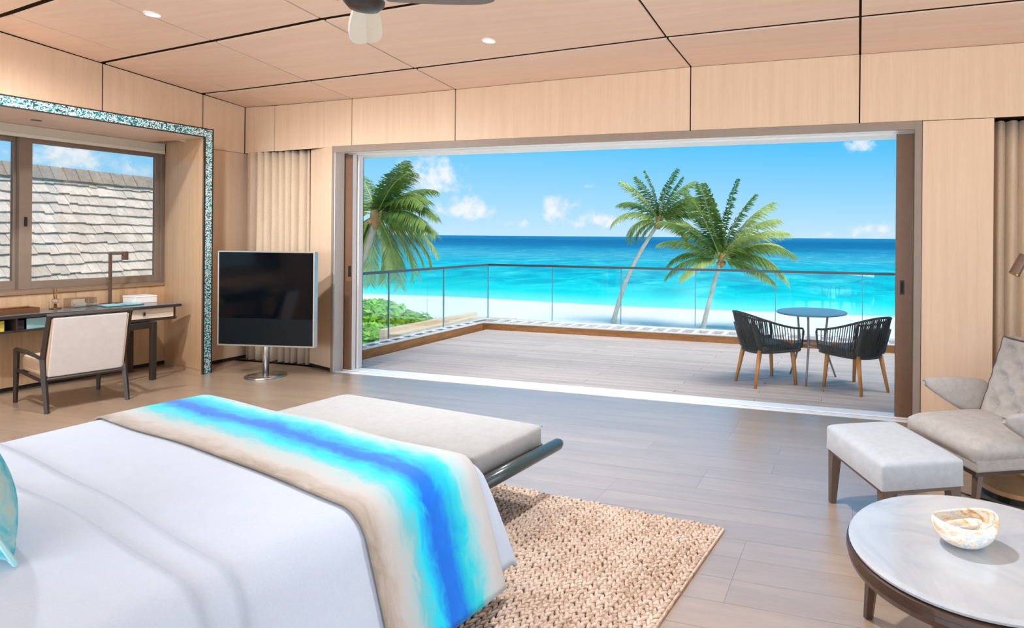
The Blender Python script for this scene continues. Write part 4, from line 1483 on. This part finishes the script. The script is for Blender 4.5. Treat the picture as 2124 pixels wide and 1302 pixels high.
# reading lamp at the right edge
fl = thing('floor_lamp', 'bronze reading lamp with small tilted cylinder head', 'lamp', (1.42, 4.62, 0))
MB().lathe([(0.13, 0.0), (0.13, 0.012), (0.02, 0.022)], 32).build('base', 'brass_dark', fl)
MB().lathe([(0.010, 0.02), (0.010, 1.38)], 12).build('pole', 'brass_dark', fl)
MB().tube([(0, 0, 1.345), (-0.15, -0.02, 1.345), (-0.375, -0.05, 1.335)], 0.008, 8).build('arm', 'brass_dark', fl)
MB().tube([(-0.365, -0.05, 1.395), (-0.425, -0.055, 1.275)], 0.034, 16).build('head', 'door_brown', fl, smooth=False)
MB().tube([(-0.4255, -0.055, 1.274), (-0.4295, -0.0555, 1.266)], 0.036, 16).build('head_ring', 'brass', fl)

# ================================================================== COFFEE TABLE
ct = thing('coffee_table', 'round coffee table with white stone top and dark wood rim', 'table', (0.415, 2.385, 0))
CT = 0.42
MB().lathe([(0.425, CT - 0.02), (0.440, CT - 0.017), (0.443, CT - 0.008), (0.437, CT - 0.002), (0.428, CT)], 72).build('table_top', 'marble', ct, smooth=False)
MB().lathe([(0.405, CT - 0.085), (0.44, CT - 0.08), (0.447, CT - 0.06), (0.445, CT - 0.045), (0.452, CT - 0.04), (0.450, CT - 0.024), (0.438, CT - 0.0205)], 72).build('rim', 'espresso', ct, smooth=False)
for k in range(4):
    a = R(135 + 20 + 90 * k)
    x, yy = math.cos(a), math.sin(a)
    MB().tube([(x * 0.375, yy * 0.375, CT - 0.08), (x * 0.405, yy * 0.405, 0.0)], [0.034, 0.019], 6).build('leg', 'espresso', ct)
bw = thing('shell_bowl', 'polished mother of pearl shell bowl on the coffee table', 'bowl', (0.368, 2.385, CT + 0.001), R(20))


def bowl_rim(a):
    return 0.094 + 0.009 * math.cos(2 * a) + 0.010 * math.cos(a + 0.8)


def bowl(u, v):
    a = 2 * math.pi * u
    top = bowl_rim(a)
    th_ = v * R(98)
    r_ = 0.022 + 0.083 * math.sin(min(th_, R(90))) - (0.006 * max(0, (th_ - R(90))) / R(8))
    return (r_ * math.cos(a) * 1.08, r_ * math.sin(a) * 0.98, top * (1 - math.cos(th_ * 0.92)) * 1.02)


MB().grid(bowl, 56, 20).build('shell', 'pearl_bowl', bw, smooth=True, solid=0.006)
MB().lathe([(0.024, 0.0), (0.026, 0.004)], 24).build('foot', 'pearl_bowl', bw)
MB().grid(lambda u, v: (0.075 * math.cos(2 * math.pi * u) * (0.35 + 0.65 * v) * 0.9 - 0.012, 0.06 * math.sin(2 * math.pi * u) * (0.35 + 0.65 * v), 0.012 + 0.062 * v * v + 0.02 * v * math.cos(2 * math.pi * u + 1)), 40, 10).build('inner_whorl', 'pearl_bowl', bw, smooth=True, solid=0.004)

# ================================================================== TERRACE
dk = MB().box((-5.80, 5.60, -0.30), (3.6, 8.62, -0.045)).build('floor_terrace', 'groove')
tag(dk, 'weathered grey brown plank terrace floor', 'floor', kind='structure')
dmesh = {}
row = 0
y = 5.612
while y < 8.55:
    x = -5.72
    L = (2.4, 1.6, 3.0)[row % 3]
    while x < 3.4:
        LL = min(L, 3.5 - x)
        if LL < 0.3:
            break
        key = round(LL, 2)
        if key not in dmesh:
            mb = MB().box((0.002, 0.003, -0.028), (LL - 0.002, 0.117, 0.0))
            o = mb.build('deck_board', 'deck_wood', dk, bevel=0.003, segs=1)
            dmesh[key] = o
        else:
            o = share(dmesh[key])
        o.location = (x, y, -0.012)
        x += LL
        L = 2.4
    y += 0.12
    row += 1

cb = thing('terrace_curb', 'low brown timber kerb around the terrace edge', 'kerb', (0, 0, 0))
bx('kerb_front', (-5.78, 8.60, -0.03), (3.6, 8.66, 0.085), 'curb_wood', cb, 0.004)
bx('kerb_front_cap', (-5.78, 8.595, 0.085), (3.6, 8.68, 0.10), 'weathered', cb, 0.003)
bx('kerb_side', (-5.84, 5.81, -0.03), (-5.78, 8.66, 0.085), 'curb_wood_y', cb, 0.004)
bx('kerb_side_cap', (-5.86, 5.81, 0.085), (-5.775, 8.68, 0.10), 'weathered', cb, 0.003)

gt = thing('slatted_gutter', 'white slatted drain between the kerb and the glass rail', 'gutter', (0, 0, 0))
bx('trough', (-6.12, 8.68, -0.25), (3.6, 9.16, -0.06), 'trough', gt)
bx('trough', (-6.12, 5.81, -0.25), (-5.86, 8.68, -0.06), 'trough', gt)
bx('outer_edge', (-6.12, 9.06, -0.06), (3.6, 9.16, 0.085), 'white_slat', gt)
bx('outer_edge', (-6.12, 5.81, -0.06), (-6.03, 9.06, 0.085), 'white_slat', gt)
x = -5.70
first_s = None
while x < 3.4:
    if first_s is None:
        o = first_s = bx('slat', (-0.03, 8.682, -0.055), (0.03, 9.058, 0.085), 'white_slat', gt)
    else:
        o = share(first_s)
    o.location = (x, 0, 0)
    x += 0.225
yv = 5.90
first_s = None
while yv < 8.6:
    if first_s is None:
        o = first_s = bx('slat', (-6.03, -0.03, -0.055), (-5.862, 0.03, 0.085), 'white_slat', gt)
    else:
        o = share(first_s)
    o.location = (0, yv, 0)
    yv += 0.225

rl = thing('glass_railing', 'clear glass balustrade with a dark metal handrail', 'railing', (0, 0, 0))
bk_ = [-6.03, -4.82, -3.61, -2.39, -1.17, 0.055, 1.28, 2.50, 3.60]
for a, b in zip(bk_[:-1], bk_[1:]):
    p = bx('glass_panel', (a + 0.006, 9.110, 0.09), (b - 0.006, 9.122, 0.985), 'rail_glass', rl)
    bx('panel_edge', (a - 0.003, 9.108, 0.10), (a + 0.007, 9.124, 0.985), 'glass_edge', p)
sk = [5.82, 6.81, 7.95, 9.11]
for a, b in zip(sk[:-1], sk[1:]):
    p = bx('glass_panel', (-6.036, a + 0.006, 0.09), (-6.024, b - 0.006, 0.985), 'rail_glass', rl)
    bx('panel_edge', (-6.038, a - 0.003, 0.10), (-6.022, a + 0.007, 0.985), 'glass_edge', p)
bx('handrail', (-6.055, 9.09, 0.983), (3.6, 9.14, 1.018), 'rail_metal', rl, 0.006)
bx('handrail', (-6.055, 5.82, 0.983), (-6.005, 9.09, 1.018), 'rail_metal', rl, 0.006)
bx('base_shoe', (-6.05, 9.10, 0.085), (3.6, 9.132, 0.10), 'white_slat', rl)
bx('base_shoe', (-6.046, 5.82, 0.085), (-6.014, 9.10, 0.10), 'white_slat', rl)

lg_ = thing('timber_ledge', 'pale timber ledge beyond the side glass rail', 'ledge', (0, 0, 0))
bx('top_board', (-7.35, 8.2, -0.22), (-6.35, 10.6, -0.10), 'ledge_wood', lg_, 0.01)
bx('rim_board', (-7.40, 8.15, -0.30), (-7.28, 10.65, -0.03), 'ledge_wood', lg_, 0.01)
bx('wall_face', (-7.35, 8.25, -4.5), (-6.40, 10.55, -0.22), 'white_slat', lg_)
lw = MB().box((-9.0, 5.9, -4.5), (-6.13, 8.0, -0.32)).build('lower_terrace', 'white_slat')
tag(lw, 'white low wing of the building beside the terrace', 'building', kind='structure')
bs = MB().box((-6.12, 5.80, -4.5), (3.7, 9.16, -0.26)).build('wall_terrace_base', 'white_slat')
tag(bs, 'white wall carrying the terrace', 'wall', kind='structure')

# ---- bistro table
bt = thing('bistro_table', 'round blue grey metal bistro table on the terrace', 'table', (-0.476, 6.711, -0.012))
MB().lathe([(0.355, 0.708), (0.368, 0.711), (0.370, 0.722), (0.366, 0.728)], 56).build('table_top', 'table_blue', bt, smooth=False)
for a in (-95, 138, 40):
    c_, s_ = math.cos(R(a)), math.sin(R(a))
    MB().tube([(c_ * r_, s_ * r_, z) for r_, z in ((0.215, 0.71), (0.205, 0.62), (0.175, 0.40), (0.178, 0.36), (0.25, 0.17), (0.325, 0.0))], [0.012, 0.012, 0.012, 0.012, 0.011, 0.010], 10).build('leg', 'table_metal', bt, smooth=True)
MB().tube([(0.172 * math.cos(2 * math.pi * k / 36), 0.172 * math.sin(2 * math.pi * k / 36), 0.385) for k in range(37)], 0.014, 8, cap=False).build('ring_brace', 'table_metal', bt, smooth=True)


# ---- rope chairs
def u_path(w, df, db, zf, zb, n=40, p=2.6):
    """open U in plan from the left front to the right front, rising to the back; local +y is the front"""
    pts = []
    for k in range(n + 1):
        a = math.pi * k / n
        cx_, sy_ = math.cos(a), math.sin(a)
        x = -w * math.copysign(abs(cx_) ** (2 / p), cx_)
        yv = df - (df + db) * abs(sy_) ** (2 / p)
        t = (df - yv) / (df + db)
        z = zf + (zb - zf) * t ** 1.5
        pts.append(Vector((x, yv, z)))
    return pts


def rope_chair(label, loc, ang):
    t = thing('rope_chair', label, 'chair', loc, ang, 'rope armchairs on the terrace')
    top = u_path(0.285, 0.26, 0.35, 0.585, 0.755)
    bot = u_path(0.262, 0.245, 0.225, 0.365, 0.352)
    MB().tube([bot[0] + Vector((0.0, 0.02, 0.02)), top[0] + Vector((0, 0.012, -0.03))] + top + [top[-1] + Vector((0, 0.012, -0.03)), bot[-1] + Vector((0, 0.02, 0.02))], 0.011, 8).build('rim_tube', 'rope_dark', t, smooth=True)
    MB().tube(bot + [bot[0]], 0.014, 8).build('lower_frame', 'rope_dark', t, smooth=True)
    ropes = MB()
    N = 58
    for k in range(N + 1):
        f = k / N * 40
        i = min(39, int(f))
        a = top[i].lerp(top[i + 1], f - i)
        fb = min(40, max(0, f))
        if 8 < f < 32:
            fb = 20 + (f - 20) * 0.94
        j = min(39, int(fb))
        b = bot[j].lerp(bot[j + 1], fb - j)
        m_ = a.lerp(b, 0.6) + Vector((a.x, a.y, 0)).normalized() * 0.012
        ropes.tube([a, m_, b], 0.0062 if 8 < f < 32 else 0.0048, 5)
        if 9 < f < 31 and k % 2 == 0:
            j2 = max(0, min(39, j + (2 if k % 4 else -2)))
            ropes.tube([a, a.lerp(bot[j2], 0.5) + Vector((a.x, a.y, 0)).normalized() * 0.006, bot[j2]], 0.006, 5)
    tag(ropes.build('rope_weave', 'rope_dark', t, smooth=True), kind='stuff')
    # wrapped basket bottom
    band = MB()
    up = [p + Vector((0, 0, 0.075)) + Vector((p.x, p.y, 0)) * 0.07 for p in bot]
    band.grid(lambda u, v: bot[int(round(u * 40))].lerp(up[int(round(u * 40))], v), 40, 2)
    band.build('wrapped_band', 'rope_dark', t, smooth=True, solid=0.012)
    seat = MB()
    seat.add([p + Vector((0, 0, 0.004)) for p in bot], [tuple(range(len(bot)))])
    seat.build('seat_base', 'rope_dark', t, solid=0.02)
    cush('seat_cushion', -0.215, 0.215, -0.17, 0.22, 0.075, 'cushion_grey', t, 0.02, 10).location = (0, 0, 0.362)
    bc_ = cush('back_cushion', -0.19, 0.19, -0.13, 0.13, 0.07, 'cushion_grey', t, 0.02, 10)
    bc_.location = (0, -0.235, 0.50)
    bc_.rotation_euler = (R(-72), 0, 0)
    for sx in (-1, 1):
        MB().tube([(sx * 0.19, 0.20, 0.40), (sx * 0.212, 0.235, 0.0)], [0.027, 0.017], 8).build('leg', 'teak', t, smooth=True)
        MB().tube([(sx * 0.15, -0.17, 0.37), (sx * 0.182, -0.245, 0.0)], [0.026, 0.016], 8).build('leg', 'teak', t, smooth=True)
    return t


rope_chair('dark rope armchair facing right on the left of the bistro table', (-0.925, 6.43, -0.012), R(43 - 90))
rope_chair('dark rope armchair facing left beside the sliding door frame', (-0.013, 6.434, -0.012), R(136 - 90))

# ================================================================== OUTSIDE: beach, sea
GZ = -4.5
shore_dir = (FWD + RGT * 0.30).normalized()
shore_lat = (RGT - FWD * 0.30).normalized()


def beach_pt(lat, d, z):
    p = shore_dir * d + shore_lat * lat
    return Vector((p.x, p.y, z))


sand = MB()
ds = [-60, 10, 35, 49, 53, 58, 75]
zs = [GZ, GZ, GZ, GZ - 0.25, GZ - 0.42, GZ - 0.62, GZ - 1.6]
LAT = [-400 + 20 * k for k in range(41)]
vsb = [beach_pt(la, d + 1.2 * math.sin(la * 0.11) + 0.5 * math.sin(la * 0.31 + 1), z) for d, z in zip(ds, zs) for la in LAT]
nl = len(LAT)
sand.add(vsb, [(j * nl + i, j * nl + i + 1, (j + 1) * nl + i + 1, (j + 1) * nl + i) for j in range(len(ds) - 1) for i in range(nl - 1)])
so = sand.build('beach_sand', 'sand', None, smooth=True)
tag(so, 'white sand beach sloping into the lagoon', 'sand', kind='stuff')
sea = MB()
sd_ = [50, 60, 80, 120, 200, 400, 800, 2000, 9000]
la_ = [-9000, -2000, -600, -200, 0, 200, 600, 2000, 9000]
vsb = [beach_pt(l, d, GZ - 0.43) for d in sd_ for l in la_]
n9 = len(la_)
sea.add(vsb, [(j * n9 + i, j * n9 + i + 1, (j + 1) * n9 + i + 1, (j + 1) * n9 + i) for j in range(len(sd_) - 1) for i in range(n9 - 1)])
seo = sea.build('sea', 'sea_water')
tag(seo, 'turquoise lagoon deepening to blue at the horizon', 'sea', kind='stuff')


# ---- palms
def frond(rnd, L, droop, width, leaf_mat_i, parent, base, az, elev, dry=False, curl=0.0):
    """one feather leaf: arching rib with two rows of hanging leaflets"""
    pts = []
    n = 12
    p = Vector(base)
    e = elev
    d_h = Vector((math.cos(az), math.sin(az), 0))
    side = Vector((-math.sin(az), math.cos(az), 0))
    for k in range(n + 1):
        pts.append(p.copy())
        d = d_h * math.cos(e) + Vector((0, 0, math.sin(e))) + side * curl * k / n
        p = p + d.normalized() * (L / n)
        e -= droop / n * (0.5 + 1.2 * k / n)
    mb = MB()
    vs, fs = [], []
    nl_ = 84
    for k in range(nl_):
        t = 0.10 + 0.90 * k / nl_
        f = t * n
        i = min(n - 1, int(f))
        c = pts[i].lerp(pts[i + 1], f - i)
        tan = (pts[i + 1] - pts[i]).normalized()
        lat = tan.cross(Vector((0, 0, 1)))
        if lat.length < 1e-3:
            lat = side
        lat.normalize()
        nrm = lat.cross(tan)
        ll = width * (math.sin(math.pi * (0.10 + 0.84 * t)) ** 0.6) * rnd.uniform(0.85, 1.12)
        for s in (-1, 1):
            dirn = (lat * s * 0.80 + tan * 0.62 + nrm * 0.15 + Vector((0, 0, -0.25 - 0.35 * rnd.random()))).normalized()
            tip = c + dirn * ll + Vector((0, 0, -ll * (0.16 + 0.18 * rnd.random())))
            midp = c.lerp(tip, 0.5) + nrm * ll * 0.06
            wv_ = tan * (L * 0.0074 + 0.004)
            o = len(vs)
            vs += [c - wv_ * 0.5, c + wv_ * 0.5, midp + wv_, midp - wv_, tip]
            fs += [(o, o + 1, o + 2, o + 3), (o + 3, o + 2, o + 4)]
    mb.add(vs, fs)
    m = 'frond_dry' if dry else ('frond_green', 'frond_light')[leaf_mat_i]
    o = mb.build('frond', m, parent)
    rb = MB().tube(pts, [L * 0.011 * (1 - 0.8 * k / n) for k in range(n + 1)], 5).build('rib', 'frond_dry' if dry else 'frond_rib', o)
    return o


def palm(label, base, crown, r0, r1, specs, seed, bend=0.6, lat_bend=(0, 0)):
    rnd = random.Random(seed)
    t = thing('palm_tree', label, 'palm', tuple(base), group='coconut palms on the beach')
    v = crown - base
    pts = []
    for k in range(19):
        q = k / 18
        b = q - bend * 0.16 * math.sin(math.pi * q)
        pts.append(Vector((v.x * b + lat_bend[0] * math.sin(math.pi * q), v.y * b + lat_bend[1] * math.sin(math.pi * q), v.z * q)))
    MB().tube(pts, [lerp(r0, r1, k / 18) * (1.35 if k == 0 else 1) * (1 + 0.03 * (k % 2)) for k in range(19)], 10).build('trunk', 'trunk', t, smooth=True)
    top = pts[-1]
    MB().tube([top + Vector((0, 0, -0.45)), top + Vector((0, 0, -0.1)), top + Vector((0, 0, 0.35)), top + Vector((0, 0, 0.6))], [r1 * 1.05, r1 * 1.7, r1 * 1.5, r1 * 0.4], 8).build('crown_shaft', 'crown_husk', t, smooth=True)
    for k in range(5):
        a = rnd.uniform(0, 6.28)
        MB().lathe([(0.02, -0.14), (0.11, -0.06), (0.13, 0.03), (0.07, 0.12), (0.01, 0.14)], 8).build('coconut', 'crown_husk', t, smooth=True, loc=top + Vector((0.22 * math.cos(a), 0.22 * math.sin(a), -0.12 - 0.1 * rnd.random())))
    for (az, el, L, droop, wd, mi, dry, curl) in specs:
        frond(rnd, L, droop, wd, mi, t, top + Vector((0.05 * math.cos(az), 0.05 * math.sin(az), 0.15)), az, el, dry, curl)
    return t


def scr(deg, depth=0.0):
    """azimuth of a leaf that points deg from the right, seen from the room; depth turns it towards (+) or away"""
    return YAW + (0.0 if abs(deg) < 90 else math.pi) + depth


rp = random.Random(4)
# each leaf: seen lean (left/right), elevation, length, droop
def leaves(lst, L0, W0, seed):
    r2 = random.Random(seed)
    out = []
    for (side, el, kL, droop, mi) in lst:
        az = YAW + (0 if side > 0 else math.pi) + r2.uniform(-0.55, 0.55)
        out.append((az, R(el), L0 * kL, R(droop), W0 * kL, mi, False, r2.uniform(-0.1, 0.1)))
    return out


p1 = leaves([(1, 82, 1.0, 30, 0), (-1, 84, .95, 25, 0), (1, 66, 1.0, 50, 1), (-1, 62, 1.0, 45, 1), (1, 48, 1.02, 75, 1), (-1, 46, 1.0, 70, 0), (1, 30, 1.0, 95, 0), (-1, 30, .95, 95, 1), (1, 12, .95, 100, 1), (-1, 10, .8, 110, 0),
             (-1, -8, .65, 95, 0), (1, -5, .8, 80, 0), (1, 70, .9, 20, 0), (-1, 72, .9, 30, 0), (1, 55, .9, 70, 0), (-1, -25, .5, 60, 0), (1, 38, 1.05, 80, 1)], 3.9, 1.12, 21)
palm('leaning coconut palm with white trunk rising left of the taller crown', field(-4.25, 43, GZ), field(-1.15, 43, 2.45), 0.17, 0.125, p1, 1, 0.9)
p2 = leaves([(1, 84, 1.22, 14, 0), (-1, 84, 1.15, 18, 0), (1, 62, 1.2, 40, 1), (-1, 68, 1.15, 20, 0), (1, 44, 1.15, 60, 1), (-1, 50, 1.1, 50, 0), (1, 30, 1.15, 70, 0), (1, 26, 1.1, 40, 1), (-1, 34, 1.0, 55, 1), (1, 10, 1.1, 75, 1), (-1, 8, .9, 70, 0),
             (1, -6, .9, 50, 1), (-1, -4, .75, 50, 1), (1, 74, 1.1, 30, 0), (-1, 60, 1.0, 70, 1), (1, 18, 1.0, 85, 0), (-1, 76, 1.15, 12, 0), (1, -12, .8, 25, 0), (-1, 22, .9, 80, 0), (1, 54, 1.1, 55, 1)], 4.4, 1.25, 33)
palm('coconut palm with big crown and slim trunk right of the leaning palm', field(1.85, 40, GZ), field(3.0, 40, -0.05), 0.16, 0.12, p2, 2, 0.3)
p3 = leaves([(1, 76, .95, 45, 0), (1, 62, 1.0, 60, 0), (-1, 70, 1.0, 60, 0), (1, 45, 1.0, 85, 0), (1, 30, 1.05, 85, 0), (1, 15, 1.1, 60, 0), (1, 5, 1.15, 50, 0), (1, -12, 1.05, 60, 1), (1, -30, 1.0, 55, 1), (1, -48, 1.0, 45, 1),
             (-1, -40, 1.0, 50, 1), (-1, -20, 1.0, 60, 0), (-1, 20, 1.0, 80, 0), (-1, 45, 1.0, 80, 0), (1, -62, .95, 30, 1), (-1, -62, .95, 30, 1), (1, 52, .95, 70, 0), (1, -20, 1.1, 70, 1), (-1, -70, 1.0, 20, 1), (1, -75, 1.0, 20, 1), (-1, -50, 1.0, 40, 1), (1, -55, 1.1, 40, 1), (-1, -80, 1.0, 10, 1), (1, -38, 1.1, 60, 1), (-1, -58, 1.0, 30, 0), (1, 70, .95, 50, 0), (1, 38, 1.05, 80, 0)], 2.9, 0.85, 45)
palm('drooping coconut palm beside the left door jamb', field(-15.6, 26, GZ), field(-12.62, 26, 2.15), 0.20, 0.15, p3, 3, -0.5)

# ---- shrubs below the terrace
def shrub(label, centre, rad, seed, n=1500):
    rnd = random.Random(seed)
    t = thing('leafy_shrub', label, 'shrub', (centre.x, centre.y, GZ), group='green shrubs beside the terrace')
    MB().tube([(0, 0, 0), (0.1, 0, (centre.z - GZ) * 0.5), (0, 0.1, centre.z - GZ)], [0.09, 0.07, 0.03], 7).build('stem', 'trunk', t)
    lumps = [(Vector((0, 0, 0)), 0.8)] + [(Vector((rnd.uniform(-1, 1), rnd.uniform(-1, 1), rnd.uniform(-0.5, 0.75))) * 0.62, rnd.uniform(0.32, 0.52)) for _ in range(9)]
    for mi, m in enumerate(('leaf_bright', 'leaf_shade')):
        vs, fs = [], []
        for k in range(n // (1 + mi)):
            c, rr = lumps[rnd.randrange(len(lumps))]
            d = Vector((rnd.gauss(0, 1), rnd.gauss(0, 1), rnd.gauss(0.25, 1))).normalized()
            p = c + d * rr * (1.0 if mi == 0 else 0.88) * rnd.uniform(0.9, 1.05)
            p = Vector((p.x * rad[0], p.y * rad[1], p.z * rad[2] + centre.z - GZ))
            nrm = (d + Vector((rnd.uniform(-.6, .6), rnd.uniform(-.6, .6), rnd.uniform(0, .8)))).normalized()
            a = nrm.cross(Vector((rnd.uniform(-1, 1), rnd.uniform(-1, 1), rnd.uniform(-1, 1)))).normalized()
            b = nrm.cross(a)
            s = rnd.uniform(0.06, 0.11)
            o = len(vs)
            vs += [p - a * s * 1.3, p - b * s * 0.55, p + a * s * 1.3, p + b * s * 0.55]
            fs.append((o, o + 1, o + 2, o + 3))
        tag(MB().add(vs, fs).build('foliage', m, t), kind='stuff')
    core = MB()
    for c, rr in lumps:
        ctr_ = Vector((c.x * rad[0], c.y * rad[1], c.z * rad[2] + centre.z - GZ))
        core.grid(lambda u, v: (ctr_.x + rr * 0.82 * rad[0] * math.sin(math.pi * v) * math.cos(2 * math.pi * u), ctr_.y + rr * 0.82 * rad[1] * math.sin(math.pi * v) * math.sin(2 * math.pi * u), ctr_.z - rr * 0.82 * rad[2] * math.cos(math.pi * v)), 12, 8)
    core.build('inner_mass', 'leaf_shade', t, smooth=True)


def seen(px, py, s):
    return field((px - CXP) / FPX * s, s, EYE - (py - (487.7 + 0.0092 * (px - 1062))) / FPX * s)


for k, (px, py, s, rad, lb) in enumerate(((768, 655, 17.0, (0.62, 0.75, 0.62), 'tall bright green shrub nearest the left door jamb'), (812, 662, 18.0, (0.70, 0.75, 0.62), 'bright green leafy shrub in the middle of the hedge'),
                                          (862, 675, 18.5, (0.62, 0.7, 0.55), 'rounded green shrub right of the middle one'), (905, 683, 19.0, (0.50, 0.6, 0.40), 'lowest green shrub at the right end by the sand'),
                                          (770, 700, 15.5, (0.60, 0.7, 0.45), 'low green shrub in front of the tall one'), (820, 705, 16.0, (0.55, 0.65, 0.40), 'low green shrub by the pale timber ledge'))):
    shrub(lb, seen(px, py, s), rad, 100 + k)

# ---- neighbouring roof of weathered wooden shingles, seen through the niche window
nr = thing('neighbour_roof', 'weathered wooden shingle roof of the neighbouring villa', 'roof', (0, 0, 0))
SLOPE = 2.2
TH = math.atan(SLOPE)
RIDGE_R, RIDGE_Z = -9.36, 2.43


def roof_pt(r, s, lift=0.0):
    p = field(r, s, RIDGE_Z + (RIDGE_R - r) * SLOPE)
    n = RGT * math.sin(TH) + Vector((0, 0, math.cos(TH)))
    return p + n * lift


deck = MB()
deck.add([roof_pt(-8.2, 3.5, -0.03), roof_pt(-8.2, 13.2, -0.03), roof_pt(RIDGE_R, 13.2, -0.03), roof_pt(RIDGE_R, 3.5, -0.03)], [(0, 1, 2, 3)])
deck.build('roof_deck', 'roof_felt', nr)
back_d = MB()
bq = [field(RIDGE_R, 3.5, RIDGE_Z - 0.03), field(RIDGE_R, 13.2, RIDGE_Z - 0.03), field(RIDGE_R - 1.2, 13.2, RIDGE_Z - 2.6), field(RIDGE_R - 1.2, 3.5, RIDGE_Z - 2.6)]
back_d.add(bq, [(0, 1, 2, 3)])
back_d.build('roof_back_slope', 'ridge_shingle', nr)
wbk = MB()
wbk.box((-0.1, 3.7, GZ), (0.1, 13.0, -0.05))
wf = wbk.build('house_wall', 'wall_outer', nr)
wf.matrix_local = Matrix.Translation(field(-8.5, 0, 0)) @ Matrix.Rotation(YAW, 4, 'Z')
wf.location = field(-8.5, 0, 0)
EXPO = 0.160
dr_ = EXPO * math.cos(TH)
rs = random.Random(9)
meshes = []
rowm = Matrix((tuple(FWD), tuple(RGT * math.cos(TH) - Vector((0, 0, math.sin(TH)))), tuple(RGT * math.sin(TH) + Vector((0, 0, math.cos(TH)))))).transposed().to_4x4()
tilt = Matrix.Rotation(R(-4.5), 4, 'X')
for k in range(6):
    wdt = rs.uniform(0.13, 0.20)
    sk_ = rs.uniform(-0.008, 0.008)
    me = MB().hexa([Vector(p) for p in ((0.002, -0.19, 0), (wdt - 0.002, -0.19, 0), (wdt - 0.002, 0.02 + sk_, 0), (0.002, 0.02 - sk_, 0))],
                   [Vector(p) for p in ((0.002, -0.19, 0.008), (wdt - 0.002, -0.19, 0.008), (wdt - 0.002, 0.02 + sk_, 0.014), (0.002, 0.02 - sk_, 0.014))]).mesh('shingle', 'shingle')
    meshes.append((wdt, me))
cnt = 0
for i in range(12):
    r = RIDGE_R + 0.03 + (i + 1) * dr_
    s0, s1 = abs(r) / 1.097 - 0.55, abs(r) / 0.846 + 0.7
    s = s0 + rs.uniform(-0.1, 0.0)
    while s < s1:
        wdt, me = rs.choice(meshes)
        o = bpy.data.objects.new('shingle', me)
        COL.objects.link(o)
        o.parent = nr
        o.matrix_local = Matrix.Translation(roof_pt(r + rs.uniform(-0.006, 0.006), s, 0.022 + rs.uniform(0, 0.006))) @ rowm @ Matrix.Rotation(R(9.0), 4, 'X')
        s += wdt
        cnt += 1
s = 7.9
while s < 12.4:
    wdt = rs.uniform(0.17, 0.24)
    o = MB().hexa([Vector(p) for p in ((0, -0.05, 0.0), (wdt + 0.05, -0.05, 0.0), (wdt + 0.05, 0.16, 0.0), (0, 0.16, 0.0))],
                  [Vector(p) for p in ((0, -0.05, 0.03), (wdt + 0.05, -0.05, 0.015), (wdt + 0.05, 0.16, 0.015), (0, 0.16, 0.03))]).build('ridge_shingle', 'ridge_shingle', nr)
    o.matrix_local = Matrix.Translation(roof_pt(RIDGE_R + 0.015, s, 0.05 + rs.uniform(0, 0.01))) @ rowm @ Matrix.Rotation(R(rs.uniform(-2, 2)), 4, 'Z')
    s += wdt
